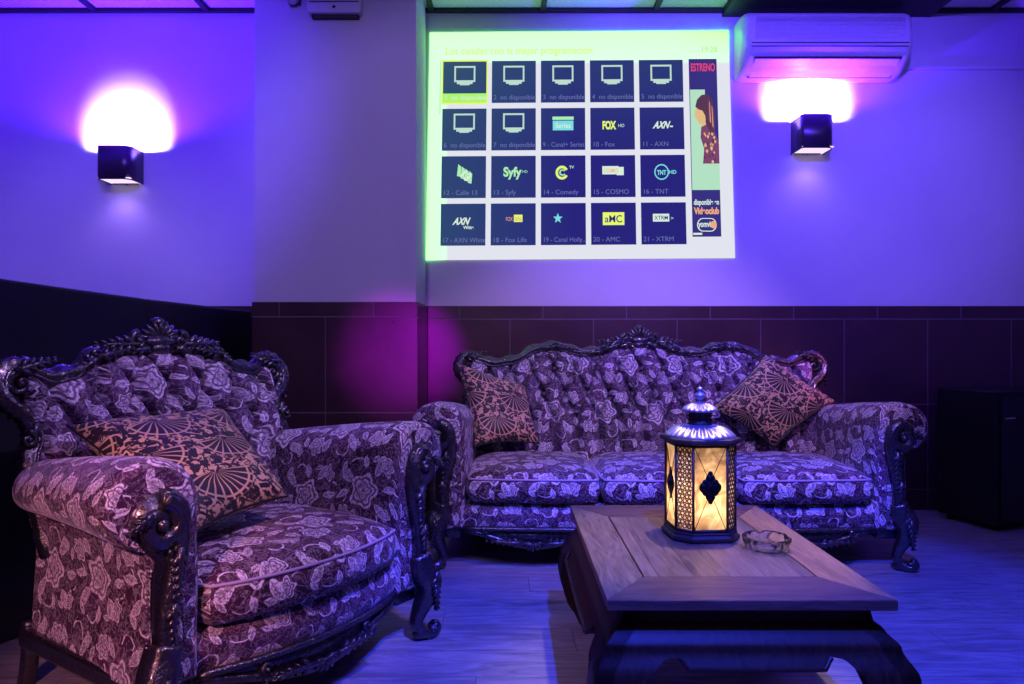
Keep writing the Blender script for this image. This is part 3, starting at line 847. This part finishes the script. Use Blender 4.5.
        for k in range(9): q.ball((X(.104-.01*math.sin(k*.4)), yf-.022, .52-.022*k), (.007, .007, .009), 8, 6)
        post = q.build('arm_post', W, T)
        q = MB()
        for k in range(34):                                      # nailheads on the fabric edge
            z = .285+.0105*k; o = .048+.006*math.sin((z-.3)*9) if z < .58 else .048+.02*((z-.58)/.06)
            q.ball((X(o), -.3835, z), (.0038, .003, .0038), 8, 5)
        q.build('nailhead_trim', M['brass'], T); q = MB()
        for k in range(22):
            z = .285+.0105*k; q.ball((X(.139 if z < .4 else .136), -.372, z), (.003, .0038, .0038), 8, 5)
        q.build('nailhead_trim', M['brass'], T)
        # legs
        for yy, d in ((-.385, -1), (.33, 1)):
            L = crom([(.100, 0, .295), (.112, -.004, .25), (.132, -.018, .205), (.130, -.016, .155), (.108, -.002, .10), (.098, .004, .06), (.112, -.008, .028), (.140, -.022, .018), (.158, -.03, .032), (.150, -.026, .050)], 5)
            if d > 0: L = crom([(.09, 0, .20), (.088, .0, .12), (.085, .02, .05), (.085, .035, 0)], 6)
            q = MB(); P = [(X(p.x), yy+p.y, p.z) for p in L]
            rad = []
            for p in L:
                rad.append((.024, .024) if d > 0 else (.019+.030*max(0, min(1, (p.z-.07)/.14))-.010*max(0, (p.z-.24)/.06), .022+.024*max(0, min(1, (p.z-.07)/.14))))
            q.tube(P, rad, 16, flute(5, .12))
            if d < 0:
                acanthus(q, (X(.128), .235), -PI/2+(.12*s), .12, yy-.050, .036, 6)
                scroll(q, (X(.145), .036), .018, PI/2, s, yy-.032, .011)
            if d < 0: q.ball((X(.112), yy+.0, .020), (.030, .026, .0195), 12, 8)
            q.build('leg', W, T)
    # --- front rail, apron
    fy = lambda x: -.365-bow*(1-(x/inner)**2)
    n = max(16, int(inner*40))
    xs = [-inner-.01+(2*inner+.02)*i/n for i in range(n+1)]
    rows = []
    for x in xs:
        y = fy(max(-inner, min(inner, x)))
        rows.append([(x, y+.20, .285), (x, y+.03, .288), (x, y+.008, .280), (x, y-.004, .255), (x, y-.006, .225), (x, y+.002, .195), (x, y+.012, .175), (x, y+.2, .175)])
    q = MB(); q.grid(rows, uoff=.4); q.ngon(rows[0], (1, 2)); q.ngon(rows[-1], (1, 2)); q.build('seat_rail', M['fab'], T, angle=60)
    q = MB()
    lobes = max(1, round(inner/.30))
    def drop(x):
        a = abs(x)/inner
        return .122-.026*math.cos(2*PI*x*lobes/(2*inner))*(1)+.02*(a**6)
    top = [(x, fy(max(-inner, min(inner, x)))-.002, .176) for x in xs]
    q.tube(top, .011, 10, flute(5, .12))
    low = [(x, fy(max(-inner, min(inner, x)))+.004, drop(x)) for x in xs]
    q.tube(low, (.012, .013), 10, flute(5, .14))
    rows = [[(a[0], a[1]+.004, a[2]), (b2[0], b2[1]+.004, b2[2]), (b2[0], b2[1]+.026, b2[2]), (a[0], a[1]+.026, a[2])] for a, b2 in zip(top, low)]
    q.grid(rows, cv=True)
    ks = [0] if lobes == 1 else [-inner*.667, 0, inner*.667]
    for xk in ks:
        z = drop(xk)+.012
        for k in range(7):
            a = -PI*(.08+.84*k/6)
            q.ball((xk+.034*math.cos(a), fy(xk)-.010, z+.012+.022*math.sin(a)), (.022, .010, .008), 8, 6, Matrix.Rotation(-a, 3, 'Y'))
        for s in (-1, 1):
            acanthus(q, (xk+s*.04, z+.008), (0.05 if s > 0 else PI-.05), .16, fy(xk+s*.1)-.010, .030, 6)
            scroll(q, (xk+s*.21*min(1, inner/.4), drop(xk+s*.2)+.016), .018, 0, s, fy(xk+s*.2)-.004, .009)
    q.build('carved_apron', W, T)
    # side and rear rails
    for s in (-1, 1):
        q = MB(); q.box(*sorted((s*(inner+.02), s*(inner+.125))), -.36, .33, .13, .185); q.build('side_rail', W, T, smooth=False, bevel=.01)
    q = MB(); q.box(-inner-.05, inner+.05, .28, .33, .16, .38); q.build('rear_rail', W, T, smooth=False, bevel=.01)
    # deck under the cushions
    q = MB(); q.box(-inner, inner, -.30, .27, .20, .284); q.build('seat_deck', M['fab'], T, smooth=False)
    # --- seat cushions
    for (xa, xb) in pads:
        nu = 30; nv = 30; topg = []; botg = []
        cxm = (xa+xb)/2; hw = (xb-xa)/2
        def pos(u, v, z):
            # rounded-square outline
            x = cxm+hw*u; yf2 = fy(max(-inner, min(inner, x)))-.028; yr = .20
            return x, yf2+(yr-yf2)*v, z
        def edge(u, v):
            a = max(abs(u), abs(2*v-1)); return a
        for i in range(nu+1):
            u = -1+2*i/nu; u = math.copysign(abs(u)**.75, u); tr = []; br = []
            for j in range(nv+1):
                w = -1+2*j/nv; w = math.copysign(abs(w)**.75, w); 
                r = .10
                # squircle the corners a little
                uu = u*(1-.035*w**4*abs(u)**3); ww = w*(1-.035*u**4*abs(w)**3)
                h = (1-abs(u)**3.2)*(1-abs(w)**3.2)
                hh = max(0, h)**.42
                x, y, z = pos(uu, (ww+1)/2, .415)
                wr = .0035*math.sin(x*31+y*17)*h
                tr.append((x, y, .400+.062*hh+wr)); 
                x2, y2, _ = pos(uu*.985, ((ww*.985)+1)/2, 0); br.append((x2, y2, .300-.012*hh))
            topg.append(tr); botg.append(br)
        # rim rings: piping, bulged boxing, bottom
        def rim(g):
            a = [g[i][0] for i in range(nu)]+[g[nu][j] for j in range(nv)]+[g[nu-i][nv] for i in range(nu)]+[g[0][nv-j] for j in range(nv)]
            return a
        rt, rb = rim(topg), rim(botg)
        c0 = Vector((cxm, (fy(cxm)+.2)/2, 0))
        box_rows = []
        for a, b2 in zip(rt, rb):
            col = []
            for k in range(6):
                t = k/5; p = Vector(a).lerp(Vector(b2), t); o = Vector((p.x-c0.x, p.y-c0.y, 0)); o = o/max(.001, o.length)*(.016*math.sin(PI*t))
                col.append(tuple(p+o))
            box_rows.append(col)
        q = MB(); q.grid(topg, uoff=xa*1.3, voff=.05); q.grid(botg); q.grid(box_rows, cu=True, uoff=.2)
        cu = q.build('seat_cushion', M['fab2'], T, angle=75)
        q = MB()
        ring = [(p[0]+(p[0]-c0.x)*.006, p[1]+(p[1]-c0.y)*.006, p[2]+.001) for p in rt]
        q.tube(ring, .0048, 8, up=(0, 0, 1), closed=True); q.build('piping', M['piping'], cu)
    return T

chair_tab = [(0, .995), (.14, .995), (.30, .990), (.50, .965), (.68, .915), (.80, .905), (1.0, .940)]
sofa_tab = [(0, .995), (.10, .992), (.26, .950), (.34, .945), (.50, .980), (.58, .972), (.76, .900), (.86, .890), (1.0, .925)]
CH = (-.875, 2.395, 0); CR = math.radians(55.6)
settee('armchair', 'baroque floral velvet armchair with black carved frame, left foreground', 'armchair', CH, CR, .50, .358, .445, chair_tab, [(-.348, .348)], .125, .065, (.52,))
SO = (.735, 3.72, 0)
settee('sofa', 'three-seat baroque floral velvet sofa with black carved crest against the tiled wall', 'sofa', SO, math.radians(-.6), 1.12, .91, .93, sofa_tab, [(-.90, -.312), (-.298, .298), (.312, .90)], .118, .03, (.50, .22))

# ------------------------------------------------------------------ throw pillows, set by their four corners
def pillow(corners, th, m, label, uo=0, zmin=0):
    A, B, C, D = [Vector(c) for c in corners]
    cen = (A+B+C+D)/4
    n = ((B-A).cross(D-A)).normalized()
    if n.dot(Vector((0, -1, .4))) < 0: n = -n
    N = 26; f = []; bk = []
    t = tag(bpy.data.objects.new('throw_pillow', None), label, 'pillow', 'fan-patterned throw pillows'); COL.objects.link(t)
    t.location = cen
    for i in range(N+1):
        u = i/N; r1 = []; r2 = []
        for j in range(N+1):
            v = j/N
            a, b2 = 2*u-1, 2*v-1
            # pinched edges, pointed corners
            pu = .5+(a*(1-.10*(1-b2*b2)))*.5; pv = .5+(b2*(1-.10*(1-a*a)))*.5
            p = A*(1-pu)*(1-pv)+B*pu*(1-pv)+C*pu*pv+D*(1-pu)*pv-cen
            h = max(0, (1-a**4)*(1-b2**4))**.55*th/2
            w = .006*math.sin(9*u+3*v)*math.sin(7*v+1)*(1-a*a)*(1-b2*b2)
            P1 = p+n*(h+w); P2 = p-n*h
            for Q in (P1, P2):
                if Q.z+cen.z < zmin: Q.z = zmin-cen.z+(Q.z+cen.z-zmin)*.05
            r1.append(tuple(P1)); r2.append(tuple(P2))
        f.append(r1); bk.append(r2)
    q = MB(); q.grid(f, uoff=uo, voff=uo*.7); q.grid(bk, uoff=.3)
    o = q.build('cover', m, t)
    q = MB(); rim = [f[i][0] for i in range(N)]+[f[N][j] for j in range(N)]+[f[N-i][N] for i in range(N)]+[f[0][N-j] for j in range(N)]
    q.tube(rim, .0035, 6, up=tuple(n), closed=True); q.build('seam_piping', M['darkmetal'] if False else M['black'], t)
    return t
pillow([(-1.28, 2.19, .775), (-.985, 2.63, .780), (-.665, 2.30, .545), (-.84, 1.97, .50)], .15, M['fan'], 'gold and black fan-patterned pillow lying slanted in the armchair', .05, .462)
pillow([(-.255, 3.90, .905), (.11, 4.00, .775), (.175, 3.76, .50), (-.15, 3.66, .50)], .13, M['fan_red'], 'rose-gold fan-patterned pillow at the left end of the sofa', .11, .465)
pillow([(1.395, 4.02, .945), (1.735, 3.92, .70), (1.37, 3.82, .47), (1.05, 3.84, .67)], .14, M['fan'], 'fan-patterned pillow standing on its corner at the right end of the sofa', .2, .468)

# ------------------------------------------------------------------ low table
TX, TY = .577, 2.243; hx, hy = .339, .498; ZT = .42
tb = thing('coffee_table', 'low brown wooden coffee table with curved legs in front of the sofa', 'table', (TX, TY, 0))
bx_, by_ = .115, .175
o4 = [(-hx, -hy), (hx, -hy), (hx, hy), (-hx, hy)]; i4 = [(-hx+bx_, -hy+by_), (hx-bx_, -hy+by_), (hx-bx_, hy-by_), (-hx+bx_, hy-by_)]
for k, mm in enumerate((M['top_f'], M['top_r'], M['top_f'], M['top_l'])):
    a, b2, c, d = o4[k], o4[(k+1) % 4], i4[(k+1) % 4], i4[k]
    g = .0008
    q = MB(); q.hexa([(*a, ZT-.026), (*b2, ZT-.026), (*c, ZT-.026), (*d, ZT-.026), (*a, ZT), (*b2, ZT), (*c, ZT), (*d, ZT)])
    q.build('frame_board', mm, tb, smooth=False, bevel=.003)
q = MB(); q.box(-hx+bx_+.004, hx-bx_-.004, -hy+by_+.004, hy-by_-.004, ZT-.024, ZT-.001); q.build('center_panel', M['top_c'], tb, smooth=False, bevel=.002)
q = MB(); q.box(-hx+.03, hx-.03, -hy+.03, hy-.03, ZT-.032, ZT-.0255); q.build('under_board', M['grooves'], tb, smooth=False)
def outp(z):   # outward offset of the base's outer surface against the top's edge
    tabp = [(0, -.050), (.03, -.022), (.10, .020), (.18, .042), (.25, .034), (.31, .005), (.345, -.022), (.352, -.030), (.356, -.040), (.388, -.045), (.40, -.032)]
    return interp([(a, b2) for a, b2 in tabp], z)
def zlow(u, L):      # lower edge of a side, u from -L/2 to L/2
    e = L/2-abs(u)          # distance to the corner
    leg = .085
    if e < leg: return 0.0
    t = e-leg
    tab = [(0, .10), (.012, .19), (.030, .252), (.055, .288), (.080, .292), (.098, .280), (.108, .268), (.5, .266)]
    for (a, fa), (b2, fb) in zip(tab, tab[1:]):
        if t <= b2: return fa+(fb-fa)*((t-a)/(b2-a))
    return .266
def side(sd, part, ends):
    """grid of one side: sd 0 front,1 right,2 back,3 left"""
    Ls = 2*hx if sd in (0, 2) else 2*hy
    hn = hy if sd in (0, 2) else hx
    LEG = .17
    if part == 'apron': us = [-(Ls/2-LEG)+(Ls-2*LEG)*k/40 for k in range(41)]
    else:
        us = [Ls/2-LEG+LEG*k/26 for k in range(27)]
        us = sorted(us+[Ls/2-.085-1e-4, Ls/2-.085+1e-4])
        if ends < 0: us = [-u for u in reversed(us)]
    rows = []
    for u in us:
        zl = zlow(u, Ls); row = []
        for k in range(41):
            z = (.398-.098*k/16) if k <= 16 else .30+(zl-.30)*((k-16)/24)
            o = outp(z)
            cf = abs(u)/(Ls/2); uu = u+math.copysign(1, u)*o*cf
            n_ = hn+o
            inn = .0
            p = {0: (uu, -n_), 2: (-uu, n_), 1: (n_, uu), 3: (-n_, -uu)}[sd]
            row.append((p[0], p[1], z))
        rows.append(row)
    return rows
def thick(rows, sd, th):
    q_in = [[(p[0]+{1: -th, 3: th}.get(sd, 0), p[1]+{0: th, 2: -th}.get(sd, 0), p[2]) for p in r] for r in rows]
    return q_in
def sidemesh(q, rows, sd, th=.034):
    inn = thick(rows, sd, th)
    q.grid(rows); q.grid(inn)
    q.grid([rows[0], inn[0]]); q.grid([rows[-1], inn[-1]]); q.grid([[r[0] for r in rows], [r[0] for r in inn]]); q.grid([[r[-1] for r in rows], [r[-1] for r in inn]])
for sd in range(4):
    q = MB(); rows = side(sd, 'apron', 0); sidemesh(q, rows, sd, .030)
    q.tube([(r[-1][0]+{1: .003, 3: -.003}.get(sd, 0), r[-1][1]+{0: -.003, 2: .003}.get(sd, 0), r[-1][2]+.004) for r in rows], .006, 8, cap=True, up=(0, 0, 1))
    q.build('apron', M['table'], tb, angle=40)
for sd in range(4):
    q = MB(); r1 = side(sd, 'leg', 1); r2 = side((sd+1) % 4, 'leg', -1)
    sidemesh(q, r1, sd, .045); sidemesh(q, r2, (sd+1) % 4, .045)
    q.build('leg', M['table'], tb, angle=40)

# ------------------------------------------------------------------ lantern
LX, LY, LZ = .604, 2.325, ZT
ln = thing('candle_lantern', 'glowing octagonal metal and glass candle lantern on the coffee table', 'lantern', (LX, LY, LZ), math.radians(4.9))
a_, c_ = .108, .058; R0 = a_/2+c_/math.sqrt(2)
def octo(k=1.0, r=None):
    h = a_/2*k; R = R0*k if r is None else r
    if r is not None: h = a_/2*(r/R0)
    return [(-h, -R), (h, -R), (R, -h), (R, h), (h, R), (-h, R), (-R, h), (-R, -h)]
def octloft(q, prof):
    rows = [[(x, y, z) for x, y in octo(k)] for k, z in prof]
    q.grid(rows, cv=True); q.ngon(rows[0], (0, 1)); q.ngon(rows[-1], (0, 1))
q = MB(); octloft(q, [(1.06, 0), (1.10, .004), (1.10, .014), (1.02, .020), (1.04, .026), (.97, .030)]); q.build('base', M['pewter'], ln, smooth=False, bevel=.0015)
zb, zt = .030, .290
q = MB()
O = octo(.97)
for k in range(8):
    x, y = O[k]; q.tube([(x, y, zb), (x, y, zt)], .0042, 8)
for k in range(8):
    (x0, y0), (x1, y1) = O[k], O[(k+1) % 8]
    for z in (zb+.004, zt-.004): q.tube([(x0, y0, z), (x1, y1, z)], .0042, 8, up=(0, 0, 1))
q.build('frame', M['pewter'], ln)
for k in range(8):
    (x0, y0), (x1, y1) = O[k], O[(k+1) % 8]
    d = Vector((x1-x0, y1-y0, 0)); L = d.length; d.normalize(); n = Vector((d.y, -d.x, 0))
    if n.dot(Vector(((x0+x1)/2, (y0+y1)/2, 0))) < 0: n = -n
    base = Vector((x0, y0, 0))
    P = lambda s_, z, o=0: tuple(base+d*s_+n*o+Vector((0, 0, z)))
    if k % 2 == 0:
        q = MB(); q.hexa([P(.003, zb+.006, -.003), P(L-.003, zb+.006, -.003), P(L-.003, zb+.006, -.005), P(.003, zb+.006, -.005), P(.003, zt-.006, -.003), P(L-.003, zt-.006, -.003), P(L-.003, zt-.006, -.005), P(.003, zt-.006, -.005)])
        gp = q.build('glass_pane', M['pane'], ln, smooth=False)
        zm = (zb+zt)/2+.004; cx = L/2
        q = MB()
        for (sa, za) in ((.004, zb+.006), (L-.004, zb+.006), (.004, zt-.006), (L-.004, zt-.006)):
            q.tube([P(sa, za, -.001), P(cx+(sa-cx)*.35, zm+(za-zm)*.42, -.001), P(cx, zm+(za-zm)*.12, -.001)], .0011, 6)
        q.build('wire_cross', M['darkmetal'], gp)
        q = MB()
        for ox, oz, rx, rz_ in ((0, 0, .021, .027), (-.014, 0, .013, .015), (.014, 0, .013, .015), (0, .022, .012, .016), (0, -.022, .012, .016), (0, .037, .006, .007), (0, -.037, .006, .007), (-.012, .013, .008, .009), (.012, .013, .008, .009), (-.012, -.013, .008, .009), (.012, -.013, .008, .009)):
            ox *= 1.25; oz *= 1.12; rx *= 1.25; rz_ *= 1.12
            ring = []
            for j in range(14):
                an = 2*PI*j/14; ring.append((cx+ox+rx*math.cos(an), zm+oz+rz_*math.sin(an)))
            rows = [[P(cx+ox, zm+oz, .002)]*14, [P(*p, .0015) for p in ring], [P(*p, -.001) for p in ring]]
            q.grid(rows, cv=True)
        q.ball(P(cx, zm, .003), (.007, .004, .010), 8, 6)
        q.build('medallion', M['darkmetal'], gp)
    else:
        q = MB(); cols = 3; st = (L-.012)/cols; nr = int((zt-zb-.014)/(st*.86))
        for r in range(nr):
            for c in range(cols+(r % 2)):
                sx = .006+st*(c+.5) if r % 2 == 0 else .006+st*c
                sx = max(.009, min(L-.009, sx)); z = zb+.010+st*.86*(r+.5)
                R = st*.50
                ring_o = [(sx+R*math.cos(2*PI*j/10), z+R*math.sin(2*PI*j/10)) for j in range(10)]
                ring_i = [(sx+R*.52*math.cos(2*PI*j/10), z+R*.52*math.sin(2*PI*j/10)) for j in range(10)]
                q.grid([[P(*p, .0) for p in ring_i], [P(*p, .0012) for p in ring_o], [P(*p, -.001) for p in ring_o], [P(*p, -.001) for p in ring_i]], cv=True, cu=True)
        q.build('filigree_panel', M['pewter'], ln)
        q = MB(); q.hexa([P(.003, zb+.006, -.005), P(L-.003, zb+.006, -.005), P(L-.003, zb+.006, -.006), P(.003, zb+.006, -.006), P(.003, zt-.006, -.005), P(L-.003, zt-.006, -.005), P(L-.003, zt-.006, -.006), P(.003, zt-.006, -.006)])
        q.build('glass_pane', M['pane'], ln, smooth=False)
q = MB(); octloft(q, [(.97, .288), (1.13, .292), (1.15, .298), (1.13, .306), (1.02, .310)]); q.build('eave', M['pewter'], ln, smooth=False, bevel=.0015)
def fl(rad, z, a):
    w = max(0, min(1, (rad-.045)/.02))*max(0, min(1, (.105-rad)/.01)); return rad, z+.0035*w*math.cos(26*a)
q = MB(); q.lathe([(.106, .306), (.108, .311), (.100, .317), (.092, .322), (.082, .328), (.072, .333), (.060, .337), (.050, .340), (.042, .343), (0, .343)], (0, 0, 0), 156, fl); q.build('roof', M['silver'], ln)
q = MB(); q.lathe([(.036, .340), (.038, .346), (.034, .350), (.034, .378), (.038, .382), (.036, .386), (0, .386)], (0, 0, 0), 28); neck = q.build('chimney', M['pewter'], ln)
q = MB()
for k in range(10):
    a = 2*PI*k/10
    for z in (.358, .370): q.ball((.0345*math.cos(a), .0345*math.sin(a), z), (.004, .004, .004), 8, 5)
q.build('vent_hole', M['darkmetal'], neck)
def fl2(rad, z, a):
    w = max(0, min(1, (rad-.018)/.01))*max(0, min(1, (.055-rad)/.006)); return rad, z+.0028*w*math.cos(20*a)
q = MB(); q.lathe([(0, .384), (.054, .384), (.056, .388), (.050, .393), (.040, .399), (.028, .404), (.018, .408), (.012, .412), (0, .413)], (0, 0, 0), 120, fl2); q.build('cap', M['silver'], ln)
q = MB(); q.lathe([(.010, .410), (.006, .416), (.010, .421), (.017, .427), (.018, .433), (.011, .440), (.007, .444), (.011, .449), (.009, .455), (0, .460)], (0, 0, 0), 20); q.build('finial', M['silver'], ln)
# candle inside
M['wax'] = simple('wax', (.85, .78, .62), .5); M['flame'] = emis('flame', (1, .60, .22), 22)
cd = thing('pillar_candle', 'cream candle burning inside the lantern', 'candle', (LX, LY, LZ+.031))
q = MB(); q.lathe([(0, 0), (.028, 0), (.028, .062), (.024, .066), (.010, .060), (0, .060)], (0, 0, 0), 24); q.build('wax_body', M['wax'], cd)
q = MB(); q.lathe([(0, .068), (.006, .074), (.008, .084), (.005, .098), (0, .110)], (0, 0, 0), 14); q.build('flame', M['flame'], cd)
q = MB(); q.tube([(0, 0, .058), (.001, 0, .070)], .0012, 6); q.build('wick', M['darkmetal'], cd)

# ------------------------------------------------------------------ ashtray
AX, AY = .755, 2.165
q = MB()
def notch(rad, z, a):
    if z > .030: z = z-.009*max(0, math.cos(4*a))**6
    if .050 < rad: rad = rad*(1+.012*math.cos(16*a))
    return rad, z
q.lathe([(0, .000), (.050, .000), (.060, .006), (.066, .020), (.068, .036), (.064, .0395), (.058, .036), (.053, .018), (.046, .010), (0, .008)], (0, 0, 0), 96, notch)
at = q.build('ashtray', M['glass'], None, loc=(AX, AY, ZT+.0005)); tag(at, 'round clear glass ashtray with notched rim on the coffee table beside the lantern', 'ashtray')

# ------------------------------------------------------------------ lights
def light(kind, name, loc, col, power, target=None, size=.1, angle=60, blend=.3, sy=None):
    d = bpy.data.lights.new(name, kind); d.color = col; d.energy = power
    if kind == 'SPOT': d.spot_size = math.radians(angle); d.spot_blend = blend; d.shadow_soft_size = size
    elif kind == 'AREA':
        d.size = size
        if sy: d.shape = 'RECTANGLE'; d.size_y = sy
    else: d.shadow_soft_size = size
    o = bpy.data.objects.new(name, d); COL.objects.link(o); o.location = loc
    if target: o.rotation_euler = (Vector(target)-Vector(loc)).to_track_quat('-Z', 'Y').to_euler()
    return o
for X, Z in (((123-508)/170.0, 1.03+158/172.0), ((813-505)/170.0, 1.03+189/172.0)):
    light('POINT', 'sconce_bulb', (X, YW-.10, Z+.160), (.075, .010, 1.0), 210, size=.02)
    light('SPOT', 'sconce_uplight', (X, YW-.150, Z+.190), (.56, .46, 1.0), 95, (X, YW, Z+.225), .012, 124, .30)
    light('SPOT', 'sconce_downlight', (X-.01, YW-.11, Z-.012), (.40, .22, 1.0), 3, (X, YW-.03, 0), .03, 130, .9)
light('POINT', 'candle_flame_light', (LX, LY, LZ+.115), (1.0, .76, .45), 3.0, size=.018)
light('SPOT', 'blue_ceiling_spot', (.62, .80, 2.9), (.02, .045, 1.0), 1050, (.92, 2.12, 0), .03, 55, .32)
light('SPOT', 'blue_wall_fill', (-.9, 1.2, 2.85), (.10, .035, 1.0), 330, (-2.3, 4.5, 2.2), .08, 52, .8)  # added wash that blues the left wall, no visible fixture
light('SPOT', 'blue_wall_fill', (.9, 1.4, 2.85), (.10, .045, 1.0), 560, (1.5, 4.5, 2.15), .08, 66, .8)  # added wash, makes the right of the back wall bluer and brighter
light('SPOT', 'violet_wall_fill', (1.9, 1.0, 2.9), (.60, .42, 1.0), 75, (2.5, 4.5, 1.75), .12, 36, .9)  # added fill lifting the dim far right wall
light('SPOT', 'violet_wall_fill', (-1.7, 1.2, 2.9), (.62, .50, 1.0), 80, (-2.5, 4.5, 1.45), .12, 32, .9)  # unseen fill put in for the lower left wall
light('SPOT', 'rose_table_fill', (-1.5, 1.1, 2.8), (1.0, .50, .72), 80, (.15, 2.35, .15), .05, 17, .9)  # added to brighten the table's left side and the floor beside it
light('SPOT', 'violet_ceiling_spot', (-.6, .3, 2.9), (.52, .38, 1.0), 150, (-.3, 4.4, 1.25), .12, 50, .6)
light('SPOT', 'violet_sofa_spot', (1.2, 1.6, 2.92), (.78, .42, 1.0), 185, (.75, 3.85, .65), .06, 50, .6)
light('SPOT', 'violet_chair_spot', (.5, 1.3, 2.92), (.74, .42, 1.0), 150, (-.85, 2.35, .65), .05, 36, .6)
light('SPOT', 'warm_table_spot', (.9, 2.6, 2.93), (1.0, .72, .60), 170, (.58, 2.25, .4), .05, 26, .6)
light('SPOT', 'magenta_dado_fill', (-.1, -1.0, 1.35), (.62, .0, 1.0), 950, (-.58, 4.0, .94), .05, 9.0, 1.0)  # added beam standing in for a magenta reflection on the dado tiles
light('SPOT', 'rose_side_spot', (-.9, -.4, 1.7), (1.0, .34, .40), 220, (-1.05, 2.0, .35), .06, 22, .7)
light('SPOT', 'red_corner_spot', (3.1, 2.6, 2.6), (1.0, .16, .16), 150, (1.75, 4.1, .85), .05, 16, .8)
light('AREA', 'violet_area_fill', (0, .8, 2.94), (.42, .18, 1.0), 14, (0, .8, 0), 2.2, sy=1.6)  # unseen area fill, added for ambient violet

w = bpy.data.worlds.new('World'); S.world = w; w.use_nodes = True
w.node_tree.nodes['Background'].inputs[0].default_value = (.0, .0, .0, 1); w.node_tree.nodes['Background'].inputs[1].default_value = 0

# ------------------------------------------------------------------ camera
cam = bpy.data.cameras.new('camera'); co = bpy.data.objects.new('camera', cam); COL.objects.link(co)
co.location = (0, 0, H); co.rotation_euler = (PI/2, 0, 0)
cam.sensor_width = 36; cam.lens = 750/1024*36; cam.shift_x = 7/1024; cam.shift_y = -4/1024; cam.clip_start = .05
S.camera = co
S.view_settings.view_transform = 'Standard'; S.view_settings.look = 'None'; S.view_settings.gamma = 1; S.view_settings.exposure = 0
S.view_settings.use_curve_mapping = False
